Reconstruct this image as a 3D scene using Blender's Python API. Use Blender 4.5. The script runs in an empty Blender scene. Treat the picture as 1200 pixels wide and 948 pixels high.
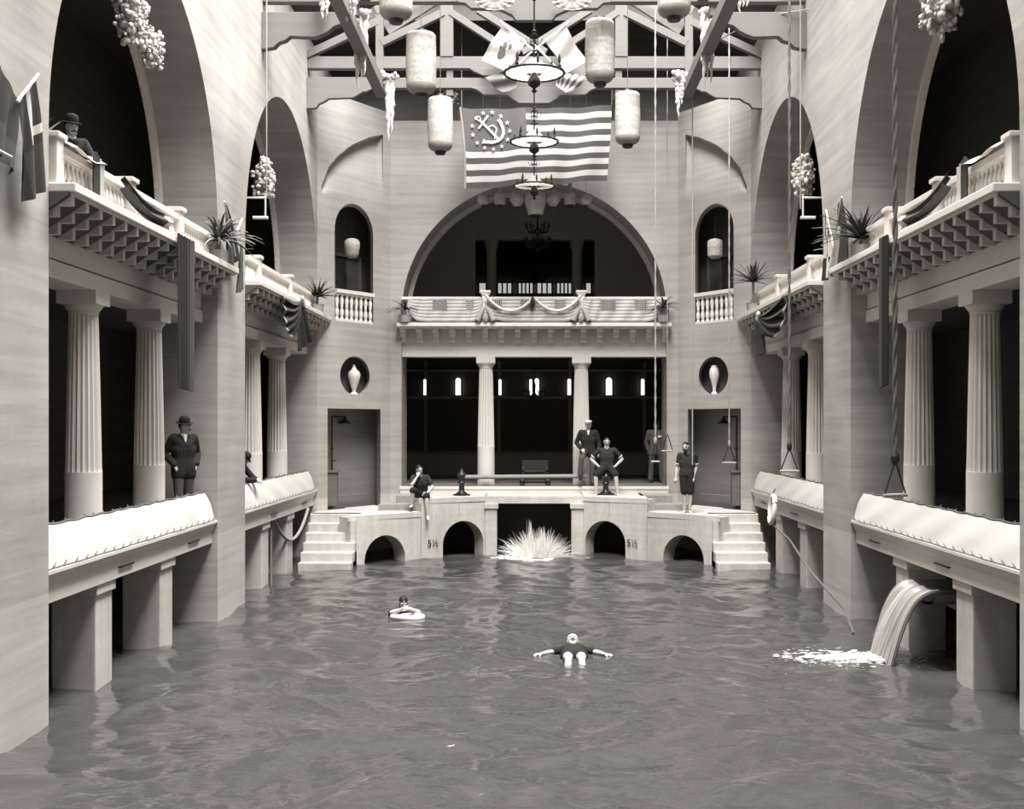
import bpy, bmesh, math, random
import numpy as np
from math import sin, cos, pi, radians as R
from mathutils import Vector as V, Matrix
from mathutils.geometry import tessellate_polygon

S = bpy.context.scene
C = S.collection
random.seed(7)

# ------------------------------------------------------------------ camera, light, exposure
F, CX, CY, EYE = 1400.0, 626.0, 496.0, 3.3          # focal length in px of the 1200x948 frame, principal point, eye height
cam = bpy.data.cameras.new('camera')
cam.sensor_width = 36; cam.sensor_fit = 'HORIZONTAL'; cam.lens = 36 * F / 1200
cam.shift_x = -(CX - 600) / 1200; cam.shift_y = (CY - 474) / 1200
cam.clip_end = 300
camo = bpy.data.objects.new('camera', cam); C.objects.link(camo)
camo.location = (0, 0, EYE); camo.rotation_euler = (pi / 2, 0, 0)
S.camera = camo

w = bpy.data.worlds.new('world'); S.world = w; w.use_nodes = True
w.node_tree.nodes['Background'].inputs[0].default_value = (.9, .95, 1, 1)
w.node_tree.nodes['Background'].inputs[1].default_value = 1.0
def area(name, loc, sx, sy, power, rot=(0, 0, 0), col=(1, .985, .96)):
    l = bpy.data.lights.new(name, 'AREA'); l.shape = 'RECTANGLE'; l.size = sx; l.size_y = sy; l.energy = power; l.color = col
    o = bpy.data.objects.new(name, l); C.objects.link(o); o.location = loc; o.rotation_euler = rot; return o
area('skylight', (1.0, 16.5, 24.0), 7.0, 21.0, 21500, (0, R(7), 0))                     # the long glazed skylight along the ridge
area('rear_fill_light', (0, -5.6, 7.5), 9.0, 7.0, 25, (R(90), 0, 0))   # unseen fill light added behind the camera
S.view_settings.view_transform = 'Standard'; S.view_settings.look = 'None'
S.view_settings.exposure = 0.05; S.view_settings.gamma = 1.0; S.view_settings.use_curve_mapping = False
S.cycles.use_denoising = True
S.cycles.max_bounces = 7; S.cycles.diffuse_bounces = 5; S.cycles.caustics_reflective = False; S.cycles.caustics_refractive = False

def P(px, py, Y):                                   # point at depth Y seen at a photo pixel
    return V(((px - CX) * Y / F, Y, EYE - (py - CY) * Y / F))
def Xp(px, Y): return (px - CX) * Y / F
def Zp(py, Y): return EYE - (py - CY) * Y / F

# ------------------------------------------------------------------ materials
def tint(g, k=1.0):
    return (g, g * (1 - .052 * k), g * (1 - .115 * k), 1)
MATS = {}
def mat(name, g, rough=.8, drip=0, low=0, streak=0, blot=0, fine=0, bump=0, k=1, spec=.3, metal=0, scale=1.0, emit=0, weave=0):
    if name in MATS: return MATS[name]
    m = bpy.data.materials.new(name); m.use_nodes = True; nt = m.node_tree; N = nt.nodes; L = nt.links
    b = N['Principled BSDF']; b.inputs['Roughness'].default_value = rough; b.inputs['Specular IOR Level'].default_value = spec
    b.inputs['Metallic'].default_value = metal
    b.inputs['Base Color'].default_value = tint(g, k)
    if emit:
        b.inputs['Emission Color'].default_value = (1, .98, .94, 1); b.inputs['Emission Strength'].default_value = emit
    amp = streak + blot + fine + drip
    geo = N.new('ShaderNodeNewGeometry')
    def noise(sc, vec, det=4):
        mp = N.new('ShaderNodeMapping'); mp.inputs['Scale'].default_value = vec; L.new(geo.outputs['Position'], mp.inputs[0])
        t = N.new('ShaderNodeTexNoise'); t.inputs['Scale'].default_value = sc; t.inputs['Detail'].default_value = det
        L.new(mp.outputs[0], t.inputs['Vector']); return t.outputs['Fac']
    if amp or weave:
        facs = []
        if streak: facs.append((noise(2.0 * scale, (.22, .22, 4.2), 6), streak))
        if drip: facs.append((noise(2.2, (2.6, 2.6, .25), 6), drip))
        if blot: facs.append((noise(.55 * scale, (1, 1, .8), 5), blot))
        if fine: facs.append((noise(9 * scale, (1, 1, 1), 4), fine))
        if weave: facs.append((noise(30 * scale, (1, 1, 1), 3), weave))
        cur = None
        for f, a in facs:
            ma = N.new('ShaderNodeMath'); ma.operation = 'MULTIPLY_ADD'; L.new(f, ma.inputs[0]); ma.inputs[1].default_value = a * 2
            ma.inputs[2].default_value = -a
            if cur is None: cur = ma.outputs[0]
            else:
                ad = N.new('ShaderNodeMath'); L.new(cur, ad.inputs[0]); L.new(ma.outputs[0], ad.inputs[1]); cur = ad.outputs[0]
        ad = N.new('ShaderNodeMath'); ad.inputs[1].default_value = 1; L.new(cur, ad.inputs[0])
        if low:                                       # paler whitewashed courses below the ledge line, and a tide mark
            sep = N.new('ShaderNodeSeparateXYZ'); L.new(geo.outputs['Position'], sep.inputs[0]); rp = N.new('ShaderNodeValToRGB'); dv = N.new('ShaderNodeMath'); dv.operation = 'DIVIDE'; dv.inputs[1].default_value = 4
            L.new(sep.outputs['Z'], dv.inputs[0]); L.new(dv.outputs[0], rp.inputs[0]); e = rp.color_ramp.elements; e[0].position = 0; e[0].color = (.5 + low * .8,) * 3 + (1,); e[1].position = .42; e[1].color = (.5,) * 3 + (1,)
            for ps, vl in ((.07, .5 + low * .8), (.09, .5 + low * .45), (.36, .5 + low * .5), (.365, .48)): x_ = e.new(ps); x_.color = (vl,) * 3 + (1,)
            m2 = N.new('ShaderNodeMath'); m2.operation = 'MULTIPLY_ADD'; m2.inputs[1].default_value = 1; L.new(rp.outputs[0], m2.inputs[0]); m2.inputs[2].default_value = -.5
            a2 = N.new('ShaderNodeMath'); L.new(ad.outputs[0], a2.inputs[0]); L.new(m2.outputs[0], a2.inputs[1]); ad = a2
        vm = N.new('ShaderNodeVectorMath'); vm.operation = 'SCALE'; vm.inputs[0].default_value = tint(g, k)[:3]
        L.new(ad.outputs[0], vm.inputs['Scale']); L.new(vm.outputs[0], b.inputs['Base Color'])
        if bump:
            bp = N.new('ShaderNodeBump'); bp.inputs['Strength'].default_value = bump; bp.inputs['Distance'].default_value = .02
            L.new(cur, bp.inputs['Height']); L.new(bp.outputs[0], b.inputs['Normal'])
    MATS[name] = m; return m

PLAST = mat('board_marked_plaster', .35, .9, low=.45, streak=.30, blot=.34, fine=.05, bump=.3)
CONC = mat('pool_concrete', .52, .85, drip=.22, streak=.14, blot=.26, fine=.16, bump=.3)
WHITE = mat('white_paint', .66, .6, blot=.05, fine=.03)
CREAM = mat('cream_paint', .62, .7, blot=.08, fine=.03)
TIMBER = mat('grey_timber', .165, .75, streak=.12, blot=.08)
SOFFIT = mat('dark_soffit', .10, .8)
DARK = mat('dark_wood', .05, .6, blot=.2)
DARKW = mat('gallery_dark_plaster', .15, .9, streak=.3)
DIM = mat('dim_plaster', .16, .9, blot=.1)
DIML = mat('dim_trim', .30, .8)
CANVAS = mat('white_canvas', .54, .9, blot=.04, weave=.05, bump=.2)
IRON = mat('black_iron', .012, .45, spec=.5)
SKIN = mat('skin', .50, .55)
CLOTHD = mat('dark_cloth', .018, .9, weave=.3)
CLOTHN = mat('navy_wool', .03, .9, weave=.25)
CLOTHM = mat('grey_trousers', .075, .9, weave=.2)
HAIR = mat('dark_hair', .015, .6)
LINEN = mat('white_linen', .8, .8)
FWHITE = mat('flag_white', .54, .9, weave=.05, k=.7)
FGREY = mat('flag_grey', .12, .9, weave=.12)
FRED = mat('flag_red', .085, .9, weave=.12)
DRAPE = mat('bunting_drape', .06, .9, weave=.15)
DRAPEL = mat('bunting_light', .42, .9)
PAPER = mat('lantern_paper', .42, .8, fine=.5, streak=.35, scale=1.6, bump=.2)
PAPERD = mat('lantern_band', .30, .8, fine=.25)
ROPE = mat('rope', .33, .9); ROPED = mat('dark_rope', .12, .9, fine=.3)
PALM = mat('palm_leaf', .05, .6); PALML = mat('palm_leaf_pale', .2, .6)
GARL = mat('white_flowers', .5, .9, fine=.3, scale=2)
GLASSW = mat('glass_reflector', .8, .3, spec=.6)
def _opal():
    N = GLASSW.node_tree.nodes; L = GLASSW.node_tree.links; t = N.new('ShaderNodeBsdfTranslucent'); t.inputs[0].default_value = tint(.95)
    mx = N.new('ShaderNodeMixShader'); mx.inputs[0].default_value = .75; L.new(N['Principled BSDF'].outputs[0], mx.inputs[1]); L.new(t.outputs[0], mx.inputs[2]); L.new(mx.outputs[0], N['Material Output'].inputs[0])
_opal()
PORC = mat('porcelain', .62, .35, fine=.25, scale=1.6)
INK = mat('black_paint', .01, .6)
PANE = mat('daylit_pane', .6, .5, emit=2.2)
PANED = mat('dim_daylit_pane', .5, .5, emit=.45)
STAIN = mat('stained_concrete', .3, .9, blot=.4, fine=.4, scale=2)
METAL = mat('zinc_trough', .35, .45, metal=.5, blot=.2)

def water_mat():
    m = bpy.data.materials.new('pool_water'); m.use_nodes = True; N = m.node_tree.nodes; L = m.node_tree.links
    b = N['Principled BSDF']; b.inputs['Roughness'].default_value = .10; b.inputs['IOR'].default_value = 1.34
    b.inputs['Base Color'].default_value = tint(.06, 1.0)
    b.inputs['Specular IOR Level'].default_value = .62
    geo = N.new('ShaderNodeNewGeometry')
    mp = N.new('ShaderNodeMapping'); mp.inputs['Scale'].default_value = (.8, 1.6, 1); L.new(geo.outputs['Position'], mp.inputs[0])
    t = N.new('ShaderNodeTexNoise'); t.inputs['Scale'].default_value = 3.2; t.inputs['Detail'].default_value = 3; t.inputs['Distortion'].default_value = .8
    L.new(mp.outputs[0], t.inputs['Vector'])
    bp = N.new('ShaderNodeBump'); bp.inputs['Strength'].default_value = .34; bp.inputs['Distance'].default_value = .05
    L.new(t.outputs['Fac'], bp.inputs['Height']); L.new(bp.outputs[0], b.inputs['Normal'])
    return m
WATER = water_mat()
def spray_mat(name, alpha, g=.85):
    m = bpy.data.materials.new(name); m.use_nodes = True; N = m.node_tree.nodes; L = m.node_tree.links
    b = N['Principled BSDF']; b.inputs['Base Color'].default_value = tint(g, .5); b.inputs['Roughness'].default_value = .5
    b.inputs['Alpha'].default_value = alpha
    return m
SPRAY = spray_mat('spray', .5, .98); FOAM = spray_mat('foam', .95, .9)
def fall_mat():
    m = spray_mat('falling_water', .8, .5); N = m.node_tree.nodes; L = m.node_tree.links; b = N['Principled BSDF']
    geo = N.new('ShaderNodeNewGeometry'); mp = N.new('ShaderNodeMapping'); mp.inputs['Scale'].default_value = (.3, 22, .3)
    L.new(geo.outputs['Position'], mp.inputs[0]); t = N.new('ShaderNodeTexNoise'); t.inputs['Scale'].default_value = 1.6
    L.new(mp.outputs[0], t.inputs['Vector']); r = N.new('ShaderNodeValToRGB'); L.new(t.outputs['Fac'], r.inputs[0])
    r.color_ramp.elements[0].position = .35; r.color_ramp.elements[0].color = tint(.16); r.color_ramp.elements[1].position = .65
    r.color_ramp.elements[1].color = tint(.5); L.new(r.outputs[0], b.inputs['Base Color']); b.inputs['Roughness'].default_value = .25
    return m
FALL = fall_mat()

# ------------------------------------------------------------------ mesh builder
class MB:
    def __init__(s): s.v = []; s.f = []; s.m = []; s.cur = 0
    def add(s, vs, fs, mi=None):
        n = len(s.v); s.v += [tuple(p) for p in vs]; s.f += [tuple(i + n for i in f) for f in fs]
        s.m += [s.cur if mi is None else mi] * len(fs); return s
    def box(s, a, b, mi=None):
        x0, x1 = sorted((a[0], b[0])); y0, y1 = sorted((a[1], b[1])); z0, z1 = sorted((a[2], b[2]))
        return s.add([(x0, y0, z0), (x1, y0, z0), (x1, y1, z0), (x0, y1, z0), (x0, y0, z1), (x1, y0, z1), (x1, y1, z1), (x0, y1, z1)],
                     [(0, 3, 2, 1), (4, 5, 6, 7), (0, 1, 5, 4), (1, 2, 6, 5), (2, 3, 7, 6), (3, 0, 4, 7)], mi)
    def bar(s, p, q, wd, ht=None, up=(0, 0, 1), mi=None):
        p, q = V(p), V(q); d = (q - p).normalized(); ht = ht or wd; up = V(up)
        if abs(d.dot(up)) > .99: up = V((0, 1, 0))
        sx = d.cross(up).normalized() * wd / 2; uz = sx.cross(d).normalized() * ht / 2
        c = [p - sx - uz, p + sx - uz, p + sx + uz, p - sx + uz, q - sx - uz, q + sx - uz, q + sx + uz, q - sx + uz]
        return s.add(c, [(0, 1, 2, 3), (7, 6, 5, 4), (0, 4, 5, 1), (1, 5, 6, 2), (2, 6, 7, 3), (3, 7, 4, 0)], mi)
    def lathe(s, c, prof, n=20, axis=None, flute=0, mi=None, sq=(1, 1)):
        c = V(c); M = Matrix.Identity(3)
        if axis is not None: M = V((0, 0, 1)).rotation_difference(V(axis)).to_matrix()
        vs = []; fs = []
        for r, z in prof:
            for k in range(n):
                a = 2 * pi * k / n; rr = r * (1 - (flute if (flute and k % 2) else 0))
                vs.append(c + M @ V((rr * cos(a) * sq[0], rr * sin(a) * sq[1], z)))
        for i in range(len(prof) - 1):
            for k in range(n):
                k2 = (k + 1) % n; fs.append((i * n + k, i * n + k2, (i + 1) * n + k2, (i + 1) * n + k))
        fs.append(tuple(reversed(range(n)))); fs.append(tuple(range((len(prof) - 1) * n, len(prof) * n)))
        return s.add(vs, fs, mi)
    def tube(s, pts, r, n=8, r1=None, mi=None, closed=False):
        pts = [V(p) for p in pts]; vs = []; fs = []; m = len(pts); ref = V((.13, .31, .94))
        for i, p in enumerate(pts):
            if closed: d = pts[(i + 1) % m] - pts[i - 1]
            else: d = pts[min(i + 1, m - 1)] - pts[max(i - 1, 0)]
            d.normalize(); a = d.cross(ref).normalized(); b = d.cross(a)
            rr = r if r1 is None else r + (r1 - r) * i / max(1, m - 1)
            if isinstance(r, (list, tuple)): rr = r[i]
            for k in range(n): t = 2 * pi * k / n; vs.append(p + a * rr * cos(t) + b * rr * sin(t))
        for i in range(m if closed else m - 1):
            j = (i + 1) % m
            for k in range(n): k2 = (k + 1) % n; fs.append((i * n + k, j * n + k, j * n + k2, i * n + k2))
        if not closed: fs += [tuple(range(n)), tuple(reversed(range((m - 1) * n, m * n)))]
        return s.add(vs, fs, mi)
    def ell(s, c, r, n=12, mi=None):
        if not isinstance(r, (tuple, list)): r = (r, r, r)
        vs = []; fs = []; h = n // 2
        for i in range(1, h):
            t = pi * i / h
            for k in range(n): a = 2 * pi * k / n; vs.append((c[0] + r[0] * sin(t) * cos(a), c[1] + r[1] * sin(t) * sin(a), c[2] - r[2] * cos(t)))
        for i in range(h - 2):
            for k in range(n): k2 = (k + 1) % n; fs.append((i * n + k, i * n + k2, (i + 1) * n + k2, (i + 1) * n + k))
        vs += [(c[0], c[1], c[2] - r[2]), (c[0], c[1], c[2] + r[2])]; b = len(vs) - 2
        for k in range(n): k2 = (k + 1) % n; fs += [(b, k2, k), (b + 1, (h - 2) * n + k, (h - 2) * n + k2)]
        return s.add(vs, fs, mi)
    def plate(s, loops, O, U, W, N, mi=None):       # loops of (u, w); first is the outline, others holes; thickness along N
        O, U, W, N = V(O), V(U), V(W), V(N); idx = []; allp = []
        for l in loops: idx.append((len(allp), len(l))); allp += l
        tr = tessellate_polygon([[V((a, b, 0)) for a, b in l] for l in loops])
        n = len(allp); vs = [O + U * a + W * b for a, b in allp]; vs += [p + N for p in vs[:n]]
        fs = [tuple(t) for t in tr] + [tuple(i + n for i in reversed(t)) for t in tr]
        for o, c in idx:
            for k in range(c): a = o + k; b = o + (k + 1) % c; fs.append((a, b, b + n, a + n))
        return s.add(vs, fs, mi)
    def sheet(s, fn, nu, nv, th=0, mi=None, mf=None): # fn(u,v)->point, optional thickness offset vector
        vs = [V(fn(i / nu, j / nv)) for j in range(nv + 1) for i in range(nu + 1)]; fs = []; ms = []
        for j in range(nv):
            for i in range(nu):
                a = j * (nu + 1) + i; fs.append((a, a + 1, a + nu + 2, a + nu + 1)); ms.append(mf(i, j) if mf else (mi or 0))
        n0 = len(s.f); s.add(vs, fs)
        for k, m_ in enumerate(ms): s.m[n0 + k] = m_
        if th:
            th = V(th); n0 = len(s.f); s.add([p + th for p in vs], [tuple(reversed(f)) for f in fs])
            for k, m_ in enumerate(ms): s.m[n0 + k] = m_
        return s
    def build(s, name, mats, parent=None, smooth=None, bevel=0, loc=None):
        me = bpy.data.meshes.new(name)
        o_ = V(loc) if loc is not None else V((0, 0, 0))
        me.from_pydata([tuple(V(p) - o_) for p in s.v], [], s.f)
        if not isinstance(mats, (list, tuple)): mats = [mats]
        for m_ in mats: me.materials.append(m_)
        if len(mats) > 1: me.polygons.foreach_set('material_index', s.m)
        bm = bmesh.new(); bm.from_mesh(me); bmesh.ops.recalc_face_normals(bm, faces=bm.faces); bm.to_mesh(me); bm.free()
        if smooth is not None:
            me.shade_smooth(); me.set_sharp_from_angle(angle=R(smooth))
        o = bpy.data.objects.new(name, me); C.objects.link(o)
        if parent is not None: o.parent = parent
        o.location = o_
        if bevel:
            b = o.modifiers.new('bevel', 'BEVEL'); b.width = bevel; b.segments = 2; b.limit_method = 'ANGLE'
        return o

def tag(o, label, cat, group=None, kind=None):
    o['label'] = label; o['category'] = cat
    if group: o['group'] = group
    if kind: o['kind'] = kind
    return o
def struct(o, label=None):
    o['kind'] = 'structure'
    if label: o['label'] = label
    return o
def empty(name, loc=(0, 0, 0), rz=0):
    o = bpy.data.objects.new(name, None); C.objects.link(o); o.location = loc; o.rotation_euler = (0, 0, rz); o.empty_display_size = .2; return o
def copy_tree(o, parent=None):
    c = o.copy(); C.objects.link(c)
    if parent is not None: c.parent = parent
    for ch in [x for x in C.objects if x.parent == o]: copy_tree(ch, c)
    return c
def arc(cx, cz, r, a0, a1, n): return [(cx + r * cos(a0 + (a1 - a0) * i / n), cz + r * sin(a0 + (a1 - a0) * i / n)) for i in range(n + 1)]

# ------------------------------------------------------------------ the shell
XS = 5.3; WT = 1.0                                   # half width of the pool hall, wall thickness
BAYS = [(13.04, 20.0), (21.9, 29.2)]; SPR = 6.5      # arched bays and springing height
SIDE = {-1: 'left', 1: 'right'}
for s in (-1, 1):
    pts = [(-6, -1.5)]
    for a, b in BAYS:
        c, r = (a + b) / 2, (b - a) / 2
        pts += [(a, -1.5)] + arc(c, SPR, r, pi, 0, 40) + [(b, -1.5)]
    pts += [(33.5, -1.5), (33.5, 12.4), (-6, 12.4)]
    m = MB().plate([pts], (s * XS, 0, 0), (0, 1, 0), (0, 0, 1), (s * WT, 0, 0))
    struct(m.build('wall_' + SIDE[s], PLAST), SIDE[s] + ' arcade wall of board marked concrete with two tall arches')
    # arch mouldings at the gallery side
    for (a, b), nm in zip(BAYS, ('front', 'rear')):
        c, r = (a + b) / 2, (b - a) / 2
        m = MB()
        o_ = [(a, 5.9)] + arc(c, SPR, r, pi, 0, 40) + [(b, 5.9)]; i_ = arc(c, SPR, r - .13, 0, pi, 40)
        m.plate([o_ + [(b - .13, 5.9)] + i_ + [(a + .13, 5.9)]], (s * 6.3, 0, 0), (0, 1, 0), (0, 0, 1), (-s * .10, 0, 0))
        for k in range(60):                          # beaded inner edge
            t = pi * k / 59; m.ell((s * 6.27, c + (r - .14) * cos(t), SPR + (r - .14) * sin(t)), .022, 6)
        struct(m.build('trim_' + ('1' if nm == 'front' else '2'), CREAM), 'pale beaded arch moulding')
    # galleries
    X0, X1 = s * 5.42, s * 10.4
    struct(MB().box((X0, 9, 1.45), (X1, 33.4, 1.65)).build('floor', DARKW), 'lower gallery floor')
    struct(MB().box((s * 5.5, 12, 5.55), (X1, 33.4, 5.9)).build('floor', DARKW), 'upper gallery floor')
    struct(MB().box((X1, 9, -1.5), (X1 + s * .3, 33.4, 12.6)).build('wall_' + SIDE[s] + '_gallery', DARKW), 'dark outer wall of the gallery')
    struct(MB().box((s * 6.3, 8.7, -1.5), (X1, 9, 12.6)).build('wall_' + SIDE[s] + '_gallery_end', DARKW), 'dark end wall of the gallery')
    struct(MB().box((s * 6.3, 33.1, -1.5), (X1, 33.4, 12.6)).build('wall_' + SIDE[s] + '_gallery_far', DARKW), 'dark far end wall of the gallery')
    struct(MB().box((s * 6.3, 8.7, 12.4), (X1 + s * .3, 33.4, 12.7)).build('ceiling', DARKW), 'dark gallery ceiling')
    # roof slope
    m = MB(); m.plate([[(-6.3, 0), (38, 0), (38, .2), (-6.3, .2)]], (s * 6.4, 0, 12.3), (0, 1, 0), (0, 0, 1), (-s * 1.8, 0, 1.0))
    struct(m.build('roof_slope', SOFFIT), 'dark boarded roof slope')
m = MB()
m.add([(-4.6, 29.6, 13.28), (0, 29.6, 15.8), (4.6, 29.6, 13.28), (4.6, 38, 13.28), (0, 38, 15.8), (-4.6, 38, 13.28)], [(0, 1, 4, 5), (1, 2, 3, 4), (0, 1, 2)])
struct(m.build('roof_ridge', SOFFIT), 'dark boarded ridge of the roof')
struct(MB().box((-6.3, -6.3, -1.5), (6.3, -6, 14.2)).build('wall_front', DARKW), 'plaster wall behind the camera')

m = MB()  # unseen shaft above the roof, added to steer and even out the top light
for s in (-1, 1): m.box((s * 4.6, -6.3, 13.2), (s * 4.8, 29.6, 25.2))
m.box((-4.6, 29.4, 13.9), (4.6, 29.6, 25.2)); m.box((-4.6, -6.3, 13.2), (4.6, -6.1, 25.2)); m.box((-4.6, -6.3, 13.2), (4.6, 5.6, 13.4)); m.box((-4.6, 5.5, 13.2), (4.6, 5.7, 25.2))
struct(m.build('wall_skylight', DIM), 'unseen tall shaft added to shape the skylight')
# back wall with the great arch
BY = 31.6; HW = 3.51
pts = [(-3.8, -1.5), (-HW, -1.5)] + arc(0, 6.18, HW, pi, 0, 56) + [(HW, -1.5), (3.8, -1.5), (3.8, 11.3), (-3.8, 11.3)]
struct(MB().plate([pts], (0, BY, 0), (1, 0, 0), (0, 0, 1), (0, 1.3, 0)).build('wall_back', PLAST), 'back wall of the hall with one great round arch')
m = MB()
pts = [(-HW, 5.9)] + arc(0, 6.18, HW, pi, 0, 56) + [(HW, 5.9), (HW - .1, 5.9)] + arc(0, 6.18, HW - .12, 0, pi, 56) + [(-HW + .1, 5.9)]
m.plate([pts], (0, BY + 1.1, 0), (1, 0, 0), (0, 0, 1), (0, .12, 0))
struct(m.build('trim_3', CREAM), 'pale moulding inside the great back arch')

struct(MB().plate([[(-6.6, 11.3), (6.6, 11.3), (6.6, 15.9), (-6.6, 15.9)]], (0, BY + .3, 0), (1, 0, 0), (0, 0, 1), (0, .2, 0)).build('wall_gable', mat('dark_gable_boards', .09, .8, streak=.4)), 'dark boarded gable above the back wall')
# diagonal corner walls
DA, DB = V((5.3, 29.2, 0)), V((3.8, 31.6, 0))
for s in (-1, 1):
    A, B = V((s * DA.x, DA.y, 0)), V((s * DB.x, DB.y, 0)); U = (B - A); Ln = U.length; U = U / Ln
    N = V((-U.y, U.x, 0)); N = N if N.y > 0 else -N
    N = V((s * .3, 1, 0)).normalized()
    door = [(.13 * Ln, 1.10), (.854 * Ln, 1.10), (.854 * Ln, 3.67), (.13 * Ln, 3.67)]
    wc = .486 * Ln; wr = .263 * Ln
    win = [(wc - wr, 5.86), (wc + wr, 5.86)] + arc(wc, 8.13, wr, 0, pi, 24)
    oc = .497 * Ln
    oval = [(oc + .575 * cos(2 * pi * k / 32), 4.51 + .49 * sin(2 * pi * k / 32)) for k in range(32)]
    m = MB(); m.plate([[(0, -1.5), (Ln, -1.5), (Ln, 8.95), (0, 8.95)], door, win, oval], A, U, (0, 0, 1), N * .45)
    ax = [(.06, 9.15), (.10, 9.35), (.143, 9.62), (.27, 9.98), (.45, 10.35), (.69, 10.68), (.88, 10.86)]
    def top(t):
        if t < ax[0][0] or t > .885: return -1
        for (t0, z0), (t1, z1) in zip(ax, ax[1:]):
            if t <= t1: return z0 + (z1 - z0) * (t - t0) / (t1 - t0)
        return ax[-1][1]
    def fn(u, v):
        z = 8.95 + (11.5 - 8.95) * v; zt = top(u); d = 0
        if z < zt:
            k = (z - 8.95) / max(.01, zt - 8.95); d = .30 * (k * k * (3 - 2 * k)) * min(1, (.885 - u) / .10 + .35)
        p = A + U * (Ln * u) + N * d; return (p.x, p.y, z)
    m.sheet(fn, 110, 150)
    struct(m.build('wall_corner_' + SIDE[s], PLAST), 'diagonal corner wall with a shower recess, an oval niche and an arched window')
    # recess linings
    def q(u, d, z): p = A + U * u + N * d; return V((p.x, p.y, z))
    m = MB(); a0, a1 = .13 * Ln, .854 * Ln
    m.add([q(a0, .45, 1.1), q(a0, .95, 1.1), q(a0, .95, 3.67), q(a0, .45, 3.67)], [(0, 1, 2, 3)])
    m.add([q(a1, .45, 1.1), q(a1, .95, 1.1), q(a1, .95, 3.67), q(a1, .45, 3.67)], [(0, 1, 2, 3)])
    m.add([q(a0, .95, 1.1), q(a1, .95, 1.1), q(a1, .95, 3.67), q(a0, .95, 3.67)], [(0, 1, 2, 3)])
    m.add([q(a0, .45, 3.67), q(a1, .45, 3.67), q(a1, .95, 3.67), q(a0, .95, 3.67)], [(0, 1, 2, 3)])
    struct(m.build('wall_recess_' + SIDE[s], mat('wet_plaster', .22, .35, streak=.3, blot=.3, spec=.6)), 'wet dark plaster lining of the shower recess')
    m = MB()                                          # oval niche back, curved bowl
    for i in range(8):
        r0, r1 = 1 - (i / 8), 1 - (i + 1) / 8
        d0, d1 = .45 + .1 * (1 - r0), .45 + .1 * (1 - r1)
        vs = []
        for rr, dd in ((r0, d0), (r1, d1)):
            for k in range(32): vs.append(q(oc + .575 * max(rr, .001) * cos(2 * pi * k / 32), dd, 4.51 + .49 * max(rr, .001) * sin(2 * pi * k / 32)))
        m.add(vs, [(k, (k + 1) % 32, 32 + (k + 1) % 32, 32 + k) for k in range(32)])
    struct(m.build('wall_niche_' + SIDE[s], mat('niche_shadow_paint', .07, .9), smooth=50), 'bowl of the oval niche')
    # alcove behind the arched window: passage with dark doorway
    m = MB(); b0, b1 = wc - wr - .12, wc + wr + .12
    for uu in (b0, b1): m.add([q(uu, .45, 5.8), q(uu, 1.5, 5.8), q(uu, 1.5, 9.2), q(uu, .45, 9.2)], [(0, 1, 2, 3)])
    m.add([q(b0, .45, 9.2), q(b1, .45, 9.2), q(b1, 1.5, 9.2), q(b0, 1.5, 9.2)], [(0, 1, 2, 3)])
    m.add([q(b0, .0, 5.86), q(b1, .0, 5.86), q(b1, 1.5, 5.86), q(b0, 1.5, 5.86)], [(0, 1, 2, 3)])
    struct(m.build('wall_alcove_' + SIDE[s], DIM), 'dim alcove behind the arched window')
    m = MB(); m.add([q(b0, 1.5, 5.86), q(b1, 1.5, 5.86), q(b1, 1.5, 9.2), q(b0, 1.5, 9.2)], [(0, 1, 2, 3)])
    struct(m.build('wall_alcove_back_' + SIDE[s], DARKW), 'dark back of the alcove')
    m = MB(); dz = 7.75
    for uu in (wc - .5, wc + .55): m.bar(q(uu, 1.45, 5.86), q(uu, 1.45, dz), .09)
    m.bar(q(wc - .55, 1.45, dz), q(wc + .6, 1.45, dz), .09)
    m.plate([[(wc - .5, 5.9), (wc + .0, 5.9), (wc + .0, dz), (wc - .5, dz)]], A + N * 1.46, U, (0, 0, 1), N * .03, mi=1)
    struct(m.build('door_' + ('1' if s < 0 else '2'), [DIM, DARK]), 'dark doorway in the alcove')
    # little balustrade of the window
    col = []
    root = empty('window_balustrade', q(wc, .1, 5.86))
    tag(root, 'short white turned balustrade in the %s arched corner window' % SIDE[s], 'balustrade', 'balustrades in the corner windows')
    def ch(o): o.parent = root; o.location = V(o.location) - root.location
    mb = MB(); mb.bar(q(wc - wr + .01, .1, 6.62), q(wc + wr - .01, .1, 6.62), .16, .09); mb.bar(q(wc - wr + .01, .1, 6.555), q(wc + wr - .01, .1, 6.555), .1, .05)
    ch(mb.build('handrail', WHITE))
    mb = MB(); mb.bar(q(wc - wr + .01, .1, 5.89), q(wc + wr - .01, .1, 5.89), .13, .06); ch(mb.build('base_rail', WHITE))
    for k in range(8):
        uu = wc - wr + .1 + (2 * wr - .2) * k / 7
        pr = [(.045, 0), (.045, .04), (.03, .06), (.055, .15), (.05, .22), (.028, .31), (.04, .33), (.028, .35), (.05, .44), (.05, .5), (.03, .58), (.045, .6), (.045, .63)]
        pp = q(uu, .1, 5.91); ch(MB().lathe(pp, pr, 12).build('baluster', WHITE, smooth=50, loc=pp))
    # urn in the oval niche
    pp = q(oc, .2, 4.03)
    pr = [(.10, 0), (.10, .04), (.045, .07), (.05, .14), (.09, .22), (.15, .42), (.165, .52), (.13, .60), (.07, .64), (.06, .68), (.04, .70), (.02, .76), (.005, .78)]
    if s > 0: pr = [(.08, 0), (.085, .04), (.04, .08), (.05, .2), (.08, .32), (.125, .46), (.13, .56), (.11, .66), (.075, .72), (.08, .75), (.005, .76)]
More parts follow.
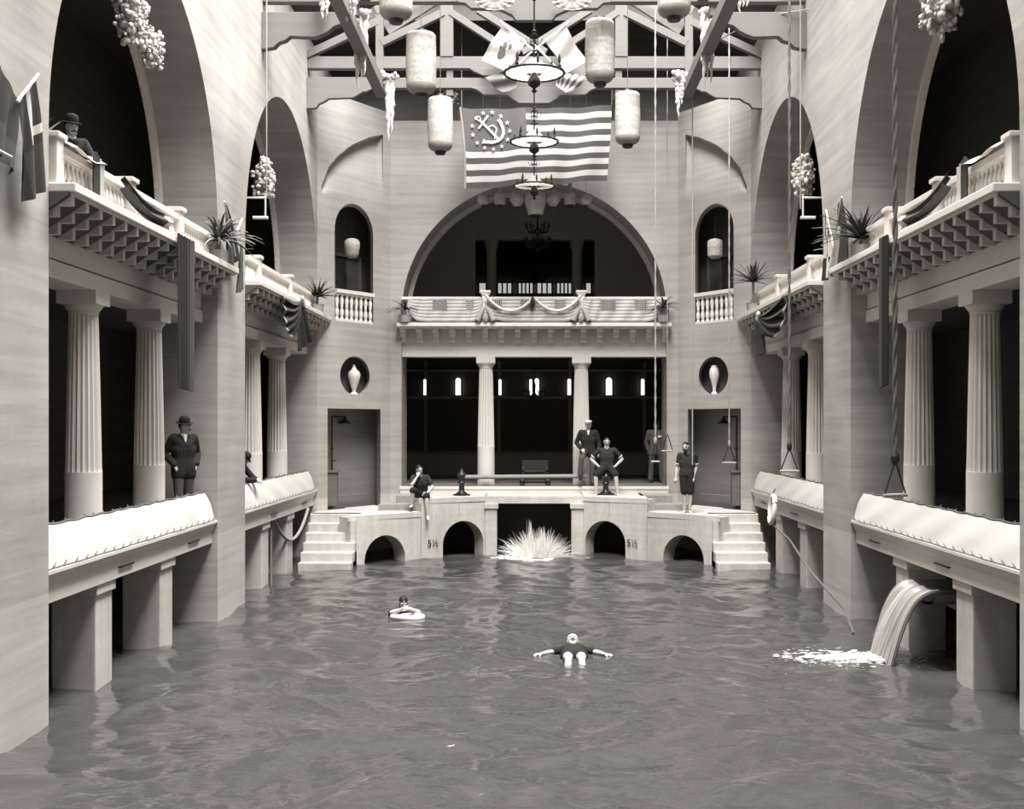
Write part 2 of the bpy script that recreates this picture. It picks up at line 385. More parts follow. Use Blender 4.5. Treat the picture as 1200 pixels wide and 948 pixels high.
    tag(MB().lathe(pp, pr, 24).build('urn', PORC, smooth=50, loc=pp), 'pale porcelain urn with domed lid in the oval niche' if s < 0 else 'slim pale porcelain vase with flat top in the oval niche', 'urn')
    # lantern hung in the window
    pp = q(wc + (.0 if s < 0 else .05), .42, 7.55)
    rt = empty('paper_lantern', pp)
    tag(rt, 'white paper lantern hanging in the %s arched corner window' % SIDE[s], 'lantern', 'lanterns in the corner windows')
    pr = [(.09, 0), (.17, .09), (.2, .3), (.2, .42), (.15, .48), (.1, .5)] if s < 0 else [(.1, 0), (.19, .06), (.2, .2), (.2, .38), (.18, .46), (.1, .5)]
    MB().lathe((0, 0, 0), pr, 20).build('shade', PAPER, rt, smooth=50)
    MB().tube([(0, 0, .5), (0, 0, 1.1)], .008, 6).build('cord', IRON, rt)
    # shower
    sh = empty('shower', q(.13 * Ln + .30, .75, 1.15))
    tag(sh, 'dark iron shower pipe with a round rose in the %s recess' % SIDE[s], 'shower', 'showers in the corner recesses')
    du = U * .5
    g = MB(); g.tube([(0, 0, 0), (0, 0, 2.25), (0, 0, 2.3)] + [tuple(U * (.5 * k / 6) + V((0, 0, 2.32))) for k in range(7)], .022, 8)
    g.build('pipe', IRON, sh, smooth=60)
    g = MB(); g.lathe(tuple(du + V((0, 0, 2.14))), [(.17, 0), (.17, .02), (.06, .08), (.03, .18)], 20); g.build('shower_rose', IRON, sh, smooth=50)
    g = MB()
    g.ell((0, 0, 1.5), .05, 10); g.bar((0, 0, 1.2), tuple(U * .14 + V((0, 0, 1.2))), .025); g.ell((0, 0, 1.2), .04, 10)
    g.build('valve', IRON, sh)
    g = MB(); g.box((-.12, -.1, .05), (.14, .12, .9)); g.box((-.16, -.14, .9), (.18, .16, .95)); g.build('pedestal', DARKW, sh)
    g = MB(); g.tube([tuple(U * .25 + V((0, 0, .28))), tuple(U * 1.4 + V((0, 0, .28)))], .016, 6); g.build('foot_rail', METAL, sh)

# ------------------------------------------------------------------ rooms behind the back wall
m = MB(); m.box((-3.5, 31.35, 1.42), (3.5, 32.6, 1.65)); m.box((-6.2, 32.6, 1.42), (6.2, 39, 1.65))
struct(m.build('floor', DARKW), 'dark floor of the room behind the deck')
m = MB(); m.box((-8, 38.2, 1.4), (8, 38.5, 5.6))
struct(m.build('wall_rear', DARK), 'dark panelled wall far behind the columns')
m = MB()
m.box((-8, 38.1, 1.65), (8, 38.2, 2.35), 1)
for px in (499, 585, 668, 755): m.box((Xp(px, 38.2) - .05, 38.12, 2.35), (Xp(px, 38.2) + .05, 38.2, 5.3))
m.box((-8, 38.1, 4.08), (8, 38.2, 4.16)); m.box((-8, 38.05, 4.95), (8, 38.2, 5.02)); m.box((-8, 38.1, 2.33), (8, 38.2, 2.4))
struct(m.build('trim_4', [mat('brown_trim', .22, .5), mat('dado', .34, .7)]), 'brown panel mouldings and dado on the far wall')
wi = 1
for px, wpx in ((498, 3), (537, 6), (586, 3), (622, 3), (629, 5), (667, 4), (713.5, 7), (753, 4)):
    x = Xp(px, 38.1); hw = wpx * 38.1 / F / 2
    l = [(x - hw, 4.2)] + [(x + hw, 4.2)] + arc(x, 4.66, hw, 0, pi, 10)
    o = MB().plate([l], (0, 38.08, 0), (1, 0, 0), (0, 0, 1), (0, .03, 0)).build('window_%d' % wi, PANE); struct(o, 'small bright arched window'); wi += 1
    l2 = [(x - hw - .05, 4.15), (x + hw + .05, 4.15)] + arc(x, 4.66, hw + .05, 0, pi, 10)
    MB().plate([l2, l], (0, 38.04, 0), (1, 0, 0), (0, 0, 1), (0, .05, 0)).build('window_frame', mat('brown_trim', .1), o)
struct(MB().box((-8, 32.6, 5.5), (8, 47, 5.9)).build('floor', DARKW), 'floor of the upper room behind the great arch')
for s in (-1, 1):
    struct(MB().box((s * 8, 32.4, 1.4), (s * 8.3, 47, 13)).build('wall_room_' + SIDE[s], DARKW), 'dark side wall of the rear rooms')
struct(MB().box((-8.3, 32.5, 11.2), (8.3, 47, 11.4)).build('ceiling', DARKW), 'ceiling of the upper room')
# upper room wall with colonnaded opening
Y2 = 37.5; xa, xb, zt = Xp(557, Y2), Xp(697, Y2), Zp(281, Y2)
struct(MB().plate([[(-8, 5.9), (xa, 5.9), (xa, zt), (xb, zt), (xb, 5.9), (8, 5.9), (8, 11.2), (-8, 11.2)]], (0, Y2, 0), (1, 0, 0), (0, 0, 1), (0, .3, 0)).build('wall_upper_room', mat('upper_room_plaster', .5, .9, blot=.1)), 'dim plaster wall in the upper room')
m = MB(); m.plate([[(xa - .14, 5.9), (xa, 5.9), (xa, zt), (xb, zt), (xb, 5.9), (xb + .14, 5.9), (xb + .14, zt + .2), (xa - .14, zt + .2)]], (0, Y2 - .08, 0), (1, 0, 0), (0, 0, 1), (0, .08, 0))
struct(m.build('trim_5', mat('upper_trim', .5, .8)), 'moulded frame round the opening of the upper room')
for i, px in enumerate((576, 676)):
    x = Xp(px, Y2 + .15); pr = [(.2, 0), (.2, .1), (.165, .15), (.15, zt - 5.9 - .35), (.17, zt - 5.9 - .3), (.22, zt - 5.9 - .1), (.24, zt - 5.9)]
    o = MB().lathe((x, Y2 + .15, 5.9), pr, 20).build('column', mat('upper_trim', .5), smooth=50, loc=(x, Y2 + .15, 5.9))
    tag(o, 'dim round column %s of the opening seen through the great arch' % ('at the left side' if i == 0 else 'at the right side'), 'column', 'columns in the upper room')
struct(MB().box((-8, 46, 5.9), (8, 46.3, 11.2)).build('wall_upper_far', DARKW), 'far wall of the upper rotunda')
m = MB()
m.box((-8, 45.7, 9.4), (8, 46, 9.6)); m.box((-8, 45.8, 8.1), (8, 46, 8.2)); struct(m.build('trim_6', mat('rot_trim', .12, .8)), 'curved band of the far wall')
for px0, px1, n in ((561, 570, 1), (583, 600, 3), (607, 625, 4), (629, 647, 3), (652, 670, 4), (686, 693, 1)):
    x0, x1 = Xp(px0, 45.9), Xp(px1, 45.9); z0, z1 = Zp(344, 45.9), Zp(332, 45.9)
    o = MB().box((x0, 45.88, z0), (x1, 45.94, z1)).build('window_%d' % wi, PANED); struct(o, 'small daylit clerestory window'); wi += 1
    m = MB(); m.box((x0 - .05, 45.8, z0 - .06), (x1 + .05, 45.9, z0)); m.box((x0 - .05, 45.8, z1), (x1 + .05, 45.9, z1 + .06))
    for k in range(n + 1): xx = x0 + (x1 - x0) * k / n; m.box((xx - .03, 45.8, z0), (xx + .03, 45.9, z1))
    m.build('window_frame', DARK, o)

# ------------------------------------------------------------------ entablatures, cornices, columns, balustrades
def stepped_bracket(l=.5):                           # three corbel steps; x to the wall, z down from 0
    m = MB()
    m.box((-l, -.048, -.13), (.0, .048, 0)); m.box((-l * .68, -.048, -.25), (0, .048, -.13)); m.box((-l * .36, -.048, -.38), (0, .048, -.25)); return m
def flags_col(h): pass
col_prof = lambda H: ([(.235, 0), (.235, .03), (.23, .06), (.227, 1.03)], [(.227, 1.03), (.222, 1.08), (.205, H * .62), (.18, H - .13)], [(.18, H - .13), (.19, H - .11), (.185, H - .09), (.235, H - .03), (.24, H)])
def column(x, y, z0, H, label, group):
    rt = empty('fluted_column', (x, y, z0)); tag(rt, label, 'column', group)
    a, b, c = col_prof(H - .17)
    MB().lathe((0, 0, 0), a, 40).build('base', CREAM, rt, smooth=40)
    MB().lathe((0, 0, 0), b, 40, flute=.1).build('shaft', CREAM, rt)
    m = MB().lathe((0, 0, 0), c, 40); m.box((-.25, -.25, H - .17), (.25, .25, H)); m.build('capital', CREAM, rt, smooth=40)
    return rt
WHO = {(-1, 0): 'left near bay', (-1, 1): 'left far bay', (1, 0): 'right near bay', (1, 1): 'right far bay'}
brk = stepped_bracket(.5); brk_me = brk.build('bracket', CREAM).data
bpy.data.objects.remove(bpy.data.objects['bracket'])
bal_pr = [(.035, 0), (.035, .03), (.022, .05), (.042, .12), (.038, .17), (.02, .25), (.03, .27), (.03, .31), (.035, .32)]
bal_me = MB().lathe((0, 0, 0), bal_pr, 10).build('baluster', WHITE, smooth=50); BME = bal_me.data; bpy.data.objects.remove(bal_me)
def inst(name, me, parent, loc, rot=(0, 0, 0), scale=None):
    o = bpy.data.objects.new(name, me); C.objects.link(o); o.parent = parent; o.location = loc; o.rotation_euler = rot
    if scale: o.scale = scale
    return o
for s in (-1, 1):
    for bi, (a, b) in enumerate(BAYS):
        who = WHO[(s, bi)]; L_ = b - a
        # entablature
        rt = empty('entablature', (s * 5.55, a, 4.98)); struct(rt, 'cream entablature with stepped brackets and balcony lip, %s' % who)
        m = MB(); m.box((0, 0, 0), (s * .5, L_, .22)); m.box((s * .025, 0, .22), (s * .5, L_, .58)); m.box((0, 0, .205), (s * .1, L_, .225)); m.build('beam', CREAM, rt)
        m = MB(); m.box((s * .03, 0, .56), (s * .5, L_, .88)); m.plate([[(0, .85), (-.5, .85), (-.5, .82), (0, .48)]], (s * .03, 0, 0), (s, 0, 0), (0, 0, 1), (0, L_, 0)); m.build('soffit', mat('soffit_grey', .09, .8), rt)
        e1 = L_ + .28 if bi == 0 else L_ + .35
        m = MB(); m.box((-s * .54, 0, .85), (s * .05, e1, .95)); m.box((-s * .50, .04, .82), (0, e1 - .04, .86)); m.build('balcony_lip', WHITE, rt, bevel=.012)
        n = 17
        for k in range(n):
            inst('bracket', brk_me, rt, (s * .03, .12 + (L_ - .1) * k / (n - 1), .845), (0, 0, 0 if s > 0 else pi))
        # columns
        cy = [15.27, 17.87] if bi == 0 else [24.3, 26.75]
        for k, y in enumerate(cy):
            column(s * 5.76, y, 1.65, 3.33, 'cream fluted column, the %s one of the %s' % (('nearer', 'farther')[k], who), 'gallery columns')
        # balustrade
        rt = empty('balustrade', (s * 5.33, a, 5.93)); tag(rt, 'white balustrade on the balcony lip of the %s' % who, 'balustrade', 'gallery balustrades')
        m = MB(); m.box((-s * .05, .1, .0), (s * .06, L_ - .05, .06)); m.build('base_rail', WHITE, rt)
        m = MB(); m.box((-s * .07, .1, .38), (s * .08, L_ - .05, .47)); m.box((-s * .04, .1, .36), (s * .05, L_ - .05, .39)); m.build('handrail', WHITE, rt, bevel=.01)
        posts = [.08, L_ * .36, L_ * .67] if bi == 0 else [.9, L_ * .53]
        for p in posts:
            m = MB(); m.box((-s * .09, p, 0), (s * .1, p + .2, .52)); m.box((-s * .12, p - .03, .52), (s * .13, p + .23, .58)); m.build('newel_post', WHITE, rt, bevel=.01)
        y = .2
        while y < L_ - .1:
            if not any(p - .05 < y < p + .25 for p in posts): inst('baluster', BME, rt, (0, y, .05))
            y += .135
        # lower ledge beam + posts
        rt = empty('ledge_beam', (s * 5.39, a, 1.3)); struct(rt, 'cream ledge beam with moulded lip, %s' % who)
        e = L_ + (.0)
        m = MB(); m.box((0, 0, 0), (s * .45, e, .3)); m.build('beam', CREAM, rt)
        m = MB(); m.plate([[(.02, .18), (-.02, .22), (-.05, .27), (-.07, .33), (-.09, .34), (-.09, .38), (.4, .38), (.4, .18)]], (0, 0, 0), (s, 0, 0), (0, 0, 1), (0, e, 0)); m.build('lip', CREAM, rt, smooth=35)
        for k, yy in enumerate((L_ * .35, L_ * .8)):
            m = MB(); m.box((-s * .03, yy, .12), (-s * .015, yy + .55, .14)); m.box((-s * .03, yy, .12), (0, yy + .02, .14)); m.box((-s * .03, yy + .53, .12), (0, yy + .55, .14)); m.build('iron_cleat', IRON, rt)
        py = [(14.84, 15.43), (17.4, 18.0)] if bi == 0 else [(23.9, 24.5), (26.3, 26.95)]
        for k, (y0, y1) in enumerate(py):
            rt = empty('post', (s * 5.45, y0, -1.4)); tag(rt, 'square concrete post standing in the water, %s one of the %s' % (('nearer', 'farther')[k], who), 'post', 'posts standing in the pool')
            MB().box((0, 0, 0), (s * .55, y1 - y0, 2.7)).build('shaft', CONC, rt, bevel=.015)
            MB().box((-s * .035, -.04, 2.56), (s * .3, y1 - y0 + .04, 2.7)).build('capital', CONC, rt, bevel=.01)
        # canvas
        y0, y1 = a, b - (.05 if bi == 0 else .15)
        def cv(u, v, th=0):
            y = y0 + (y1 - y0) * u; sag = .018 * abs(sin(u * 40)) * (v > .9) + .01 * sin(u * 21 + v * 3) * v * (1 - v) * 4
            ye = y - (0 if u < .98 else .0)
            return (s * (5.325 + .19 * v - .02 * sin(pi * v) + .008 * sin(u * 33 + v * 5)), ye, 1.69 + .47 * v - sag)
        m = MB(); m.sheet(cv, 90, 8, th=(s * .02, 0, -.004))
        rt = m.build('canvas_screen', CANVAS, smooth=60); tag(rt, 'white canvas stretched along the ledge of the %s' % who, 'canvas', 'canvas screens along the ledges')
        m = MB(); m.tube([cv(u / 60, 1) for u in range(61)], .014, 6)
        m2 = MB(); m2.tube([cv(u / 60, 0) for u in range(61)], .010, 6)
        for k in range(22):
            p = V(cv((k + .5) / 22, 0)); m2.tube([p, p + V((s * .0, .12, .05))], .006, 4)
            p = V(cv((k + .3) / 22, 1)); m.tube([p + V((0, 0, -.02)), p + V((s * .03, .02, .03))], .008, 4)
        m.build('top_cord', ROPED, rt); m2.build('lacing', ROPED, rt)

# back entablature
rt = empty('entablature', (0, 31.75, 5.07)); struct(rt, 'cream entablature with stepped brackets under the back balcony')
m = MB(); m.box((-HW, 0, 0), (HW, .5, .16)); m.box((-HW, .025, .16), (HW, .5, .8)); m.build('beam', CREAM, rt)
m = MB(); m.box((-3.6, -.55, .76), (3.6, .1, .86)); m.box((-3.56, -.5, .73), (3.56, 0, .77)); m.build('balcony_lip', WHITE, rt, bevel=.012)
for k in range(17): inst('bracket', brk_me, rt, (-3.46 + 6.92 * k / 16, .03, .76), (0, 0, pi / 2), (.85, 1.5, 1))
struct(MB().box((-8, 32.2, 5.35), (8, 39, 5.5)).build('ceiling', DARKW), 'ceiling of the room behind the columns')
for k, x in enumerate((-1.29, 1.26)): column(x, 32.0, 1.65, 3.42, 'cream fluted column on the back deck, %s' % ('left of the hanging lamp, standing clear' if k == 0 else 'with a man in a white cap leaning before it'), 'columns of the back deck')
# back balustrade
rt = empty('balustrade', (0, 31.5, 5.93)); tag(rt, 'white balcony railing hung with striped flags under the great arch', 'balustrade')
MB().box((-3.5, -.04, .0), (3.5, .05, .06)).build('base_rail', WHITE, rt)
m = MB(); m.box((-3.5, -.06, .62), (3.5, .07, .70)); m.build('handrail', WHITE, rt, bevel=.01)
for k, px in enumerate((569, 681)):
    x = Xp(px, 31.5); m = MB(); m.box((x - .09, -.13, 0), (x + .09, .08, .8)); m.box((x - .14, -.17, .8), (x + .14, .12, .86)); m.box((x - .11, -.15, .74), (x + .11, .1, .8)); m.build('newel_post', WHITE, rt, bevel=.01)
x = -3.4
while x < 3.45: inst('baluster', BME, rt, (x, 0, .05), (0, 0, 0), (1, 1, 1.8)); x += .16

# ------------------------------------------------------------------ the water
nx, ny = 330, 640
xs = np.linspace(-10.3, 10.3, nx); ys = np.linspace(1.5, 37.0, ny); Xg, Yg = np.meshgrid(xs, ys)
rng = np.random.default_rng(3); Z = np.zeros_like(Xg)
wx = .25 * np.sin(Xg * .9 + .7 * Yg) + .2 * np.sin(Yg * 1.3 - Xg * .6); wy = .25 * np.sin(Yg * 1.1 + 1.2 * Xg) + .15 * np.sin(Xg * 2.1)
for i in range(70):
    lam = .28 * (2.6 / .28) ** rng.random(); k = 2 * pi / lam; th = rng.normal(pi / 2, .75)
    Z += .0036 * lam ** .9 * np.sin(k * (cos(th) * (Xg + wx) + sin(th) * (Yg + wy)) + rng.random() * 6.3)
sp = np.hypot(Xg - 0.04, (Yg - 29.0)); Z += .03 * np.cos(sp * 9) * np.exp(-sp / .9)
wf = np.hypot(Xg - 4.9, (Yg - 16.8)); Z += .022 * np.cos(wf * 10) * np.exp(-wf / 1.1)
Z *= .85
me = bpy.data.meshes.new('pool_water'); co = np.stack([Xg, Yg, Z], -1).reshape(-1, 3)
I = np.arange(nx * ny).reshape(ny, nx); q4 = np.stack([I[:-1, :-1], I[:-1, 1:], I[1:, 1:], I[1:, :-1]], -1).reshape(-1, 4)
me.vertices.add(len(co)); me.vertices.foreach_set('co', co.ravel()); me.loops.add(q4.size); me.loops.foreach_set('vertex_index', q4.ravel())
me.polygons.add(len(q4)); me.polygons.foreach_set('loop_start', np.arange(0, q4.size, 4)); me.update(); me.materials.append(WATER); me.shade_smooth()
o = bpy.data.objects.new('pool_water', me); C.objects.link(o); struct(o, 'rippled grey water filling the pool')
struct(MB().box((-10.6, -6, -1.7), (10.6, 38, -1.5)).build('floor', CONC), 'bottom of the pool')

# ------------------------------------------------------------------ the dock at the back
def dock_side(s):
    P0, P1, P2 = V((s * 4.25, 27.6, 0)), V((s * 2.74, 29.0, 0)), V((s * 1.22, 29.95, 0))
    rt = empty('bathing_dock', (0, 0, 0)); rt['kind'] = 'structure'
    rt['label'] = SIDE[s] + ' arm of the concrete dock with two water arches'
    for (A, B, t0, t1, zc, zt, nm) in ((P0, P1, .192, .766, .06, 1.15, 'arched_wall'), (P1, P2, .329, .965, .31, 1.47, 'arched_wall')):
        U = B - A; Ln = U.length; U = U / Ln; N = V((s * abs(U.y), abs(U.x), 0))
        c, r = (t0 + t1) / 2 * Ln, (t1 - t0) / 2 * Ln
        pts = [(0, -1.4), (c - r, -1.4)] + arc(c, zc, r, pi, 0, 30) + [(c + r, -1.4), (Ln, -1.4), (Ln, zt - .03), (0, zt - .03)]
        MB().plate([pts], A, U, (0, 0, 1), N * .45).build(nm, CONC, rt)
    # side return of the lower arm beside the steps
    MB().box((s * 4.25, 27.6, -1.4), (s * 4.13, 29.4, 1.06)).build('side_wall', CONC, rt)
    # tops
    def slab(poly, z0, z1, m_, nm):
        MB().plate([[(a * s, b) for a, b in poly]], (0, 0, z0), (1, 0, 0), (0, 1, 0), (0, 0, z1 - z0)).build(nm, m_, rt)
    slab([(4.29, 27.57), (2.74, 28.98), (2.74, 31.3), (3.9, 31.6), (5.32, 29.3), (5.32, 28.4), (4.29, 28.4)], 1.03, 1.15, CONC, 'platform')
    slab([(2.78, 28.97), (1.22, 29.93), (1.22, 31.3), (2.78, 31.3)], 1.35, 1.47, CONC, 'block_top')
    m = MB(); m.box((s * 3.85, 29.45, 1.15), (s * 2.9, 30.35, 1.29)); m.box((s * 3.5, 30.2, 1.15), (s * 2.7, 31.3, 1.47)); m.box((s * 2.78, 29.1, 1.15), (s * 2.70, 31.3, 1.36))
    m.build('platform_steps', [STAIN], rt)
    # fluted face joints: shallow grooves as thin dark joints
    m = MB()
    for px, ya, yb in ((493.5, 583, 652), (538, 583, 606)):
        pxx = px if s < 0 else 2 * CX - px
        t_ = None
        for Yq in np.linspace(28.2, 29.95, 200):
            x = abs(Xp(pxx, Yq)); xe = 2.74 - (Yq - 29.0) * 1.52 / .95 if Yq >= 29 else 4.25 - (Yq - 27.6) * 1.51 / 1.4
            if abs(x - xe) < .012: t_ = (Xp(pxx, Yq), Yq)
        if t_: m.box((t_[0] - .008, t_[1] - .012, Zp(yb, t_[1])), (t_[0] + .008, t_[1] + .02, Zp(ya, t_[1])))
    if m.v: m.build('joint', STAIN, rt)
    # steps into the water
    st = empty('pool_steps', (s * 4.7, 27.4, 0)); st['kind'] = 'structure'; st['label'] = SIDE[s] + ' flight of concrete steps into the water'
    for k in range(6):
        zt = .16 + .198 * k; y = 26.85 + .3 * k
        m = MB(); m.box((-s * .58, y - 27.4, -1.4), (s * .62, 28.7 - 27.4, zt)); m.build('step', CONC, st, bevel=.02)
    # flanking pier of the centre opening
    MB().box((s * 1.22, 29.9, -1.4), (s * .935, 30.4, 1.2)).build('pier', CONC, rt)
    MB().box((s * 1.24, 29.86, 1.16), (s * .90, 30.45, 1.29)).build('pier_capital', CONC, rt, bevel=.01)
    # painted depth mark
    cu = bpy.data.curves.new('depth_mark', 'FONT'); cu.body = '5\u00bd'; cu.size = .24; cu.extrude = .003; cu.align_x = 'CENTER'
    to = bpy.data.objects.new('depth_mark', cu); C.objects.link(to); to.parent = rt
    U = (P2 - P1).normalized(); pxx = 508 if s < 0 else 741
    for Yq in np.linspace(29.0, 29.95, 300):
        if abs(abs(Xp(pxx, Yq)) - (2.74 - (Yq - 29.0) * 1.52 / .95)) < .01: break
    to.location = (Xp(pxx, Yq), Yq - .03, Zp(640, Yq)); to.rotation_euler = (R(90), 0, math.atan2(U.y, U.x) if s < 0 else math.atan2(-U.y, -U.x)); cu.materials.append(INK)
    return rt
for s in (-1, 1): dock_side(s)
rt = empty('deck_edge', (0, 31.2, 1.4)); rt['kind'] = 'structure'; rt['label'] = 'moulded edge of the back deck'
m = MB(); m.box((-3.52, 0, .17), (3.52, .5, .25)); m.build('edge_board', WHITE, rt, bevel=.01)
m = MB(); m.box((-3.5, .05, -.2), (3.5, .5, .17)); m.box((-3.5, .02, .06), (3.5, .5, .17)); m.build('riser', CREAM, rt)
struct(MB().box((-1.24, 29.95, 1.29), (1.24, 31.25, 1.47)).build('dock_beam', CONC), 'concrete beam bridging the centre opening of the dock')
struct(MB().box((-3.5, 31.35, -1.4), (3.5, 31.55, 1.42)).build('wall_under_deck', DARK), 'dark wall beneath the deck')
# stain on the right dock wall
# ------------------------------------------------------------------ roof trusses
def tbox(m, px0, py0, px1, py1, Y, d=.18): m.box(tuple(P(px0, py0, Y)), tuple(P(px1, py1, Y) + V((0, d, 0))))
def tbar(m, a, b, Y, wd, d=.16):
    m.bar(P(a[0], a[1], Y), P(b[0], b[1], Y), d, wd, up=(0, 1, 0)) if False else m.bar(P(a[0], a[1], Y), P(b[0], b[1], Y), wd, d, up=(0, 1, 0))
def mir(px): return 2 * CX - px
Y1, Y2t = 27.9, 23.3
t1 = empty('roof_truss', (0, Y1, 11)); tag(t1, 'complete grey timber truss with two rails nearest the great flag', 'truss', 'roof trusses')
def part(m, nm, root, mt=TIMBER): o = m.build(nm, mt, None, bevel=.008); o.parent = root; o.matrix_parent_inverse = Matrix.Translation(-V(root.location)); return o
m = MB(); tbox(m, 356, 66, mir(356), 80, Y1, .2); part(m, 'rail', t1)
m = MB(); tbox(m, 356, 91, mir(356), 103, Y1 + .02, .2); part(m, 'rail', t1)
for s in (-1, 1):
    f = (lambda p: p) if s < 0 else mir
    m = MB(); m.plate([[(Xp(f(a), Y1), Zp(b, Y1)) for a, b in [(355, 92), (447, 92), (447, 106), (436, 106), (430, 109), (426, 109), (420, 113), (414, 116), (386, 117), (380, 121), (375, 123), (371, 128), (355, 129)]]], (0, Y1 - .12, 0), (1, 0, 0), (0, 0, 1), (0, .14, 0)); part(m, 'hammer_beam', t1)
    m = MB(); tbox(m, f(440), -40, f(449), 92, Y1 - .04, .18); part(m, 'post', t1)
    m = MB(); tbox(m, f(516), -60, f(531), 66, Y1 - .02, .2); part(m, 'post', t1)
    m = MB(); tbox(m, f(523), 80, f(531), 112, Y1 + .06, .1); part(m, 'post', t1)
    m = MB(); tbar(m, (f(357), 66), (f(442), 26), Y1 + .03, .17); part(m, 'rafter', t1)
    m = MB(); tbar(m, (f(447), 51), (f(520), 15), Y1 + .03, .17); part(m, 'rafter', t1)
    m = MB(); tbar(m, (f(440), 14), (f(556), -46), Y1 + .03, .2); part(m, 'rafter', t1)
    m = MB(); tbar(m, (f(528), 15), (f(600), 62), Y1 + .04, .15); part(m, 'brace', t1)
    m = MB(); tbar(m, (f(560), 12), (f(640), 62), Y1 + .08, .15); part(m, 'brace', t1)
    m = MB(); tbar(m, (f(452), 34), (f(512), -4), Y1 + .5, .34, .1); part(m, 'boarding', t1, mat('roof_boards', .3, .8, streak=.3))
cusp = [(550, 80), (555, 84), (560, 86), (566, 89), (mir(566), 89), (mir(560), 86), (mir(555), 84), (mir(550), 80)]
m = MB(); m.plate([[(Xp(a, Y1), Zp(b, Y1)) for a, b in cusp]], (0, Y1 - .03, 0), (1, 0, 0), (0, 0, 1), (0, .16, 0)); part(m, 'pendant_board', t1)
cusp = [(552, 103), (560, 106), (566, 111), (595, 112), (600, 116), (608, 121), (mir(608), 121), (mir(600), 116), (mir(595), 112), (mir(566), 111), (mir(560), 106), (mir(552), 103)]
m = MB(); m.plate([[(Xp(a, Y1), Zp(b, Y1)) for a, b in cusp]], (0, Y1 - .03, 0), (1, 0, 0), (0, 0, 1), (0, .16, 0)); part(m, 'pendant_board', t1)
t2 = empty('roof_truss', (0, Y2t, 11)); tag(t2, 'nearer grey timber truss cut by the top edge, its stepped beams meeting the side walls', 'truss', 'roof trusses')
m = MB(); tbox(m, 300, -14, mir(300), 2, Y2t, .2); part(m, 'rail', t2)
for s in (-1, 1):
    f = (lambda p: p) if s < 0 else mir
    m = MB(); m.plate([[(Xp(f(a), Y2t), Zp(b, Y2t)) for a, b in [(300, 16), (404, 16), (400, 30), (393, 32), (386, 38), (378, 42), (370, 45), (341, 44), (335, 49), (328, 51), (322, 57), (310, 59), (300, 60)]]], (0, Y2t - .1, 0), (1, 0, 0), (0, 0, 1), (0, .2, 0)); part(m, 'hammer_beam', t2)
    m = MB(); tbox(m, f(404), -60, f(420), 18, Y2t + .1, .18); part(m, 'post', t2)
    m = MB(); tbar(m, (f(428), 0), (f(436), -30), Y2t, .2); part(m, 'brace', t2)
    m = MB(); m.box((s * 3.70, 6, 10.92), (s * 3.45, Y1 + .1, 11.17)); o = m.build('longitudinal_beam', TIMBER, bevel=.01)
    tag(o, 'grey timber beam running the length of the %s side between the trusses' % SIDE[s], 'beam', 'longitudinal roof beams')
cusp = [(536, -12), (536, 3), (545, 4), (552, 10), (585, 11), (592, 14), (600, 18), (605, 24), (mir(605), 24), (mir(600), 18), (mir(592), 14), (mir(585), 11), (mir(552), 10), (mir(545), 4), (mir(536), 3), (mir(536), -12)]
m = MB(); m.plate([[(Xp(a, Y2t), Zp(b, Y2t)) for a, b in cusp]], (0, Y2t - .03, 0), (1, 0, 0), (0, 0, 1), (0, .16, 0)); part(m, 'pendant_board', t2)

# ------------------------------------------------------------------ lanterns
def big_lantern(px, ytop, ybot, wpx, Y, label, band=False):
    x, zt, zb = Xp(px, Y), Zp(ytop, Y), Zp(ybot, Y); r = wpx * Y / F / 2; H = zt - zb
    rt = empty('paper_lantern', (x, Y, zb)); tag(rt, label, 'lantern', 'long paper lanterns hanging from the roof')
    n = 34; pr = []
    for k in range(n + 1):
        t = k / n; e = min(1, (t / .14)) if t < .14 else (min(1, (1 - t) / .07) if t > .93 else 1)
        rr = r * (.45 + .55 * math.sqrt(max(0, 1 - (1 - e) ** 2))) * (1 + .008 * (-1) ** k) * (1 - .05 * abs(2 * t - 1))
        pr.append((rr, .03 + (H - .06) * t))
    m = MB(); m.lathe((0, 0, 0), pr, 28)
    for fi, f in enumerate(m.f):
        t = (fi // 28) / n
        if t < .14 or (band and .66 < t < .9 and (fi % 28) // 7 % 2): m.m[fi] = 1
    m.build('paper_shade', [PAPER, PAPERD], rt, smooth=50)
    MB().lathe((0, 0, -.04), [(r * .36, 0), (r * .42, .03), (r * .45, .08)], 16).build('bottom_ring', IRON, rt)
    MB().lathe((0, 0, H - .05), [(r * .45, 0), (r * .4, .06), (.02, .1)], 16).build('top_ring', IRON, rt)
    MB().tube([(0, 0, H), (0, 0, max(H + .5, 12.6 - zb))], .008, 5).build('cord', ROPED, rt)
big_lantern(493.5, 36, 112, 36, 24.0, 'long paper lantern hanging left of the four crossed flags')
big_lantern(516, 112, 179, 30, 26.5, 'long paper lantern hanging beside the upper left edge of the great flag')
big_lantern(703, 21, 99, 35, 24.0, 'long paper lantern with a dark bottom right of the four crossed flags', True)
big_lantern(735.5, 106, 171, 30, 26.5, 'long paper lantern hanging beside the upper right edge of the great flag', True)
big_lantern(464, -55, 25, 40, 21.0, 'big paper lantern cut by the top edge, left of the pendant boards')
big_lantern(790, -55, 22, 40, 21.0, 'big paper lantern cut by the top edge, right of the pendant boards', True)

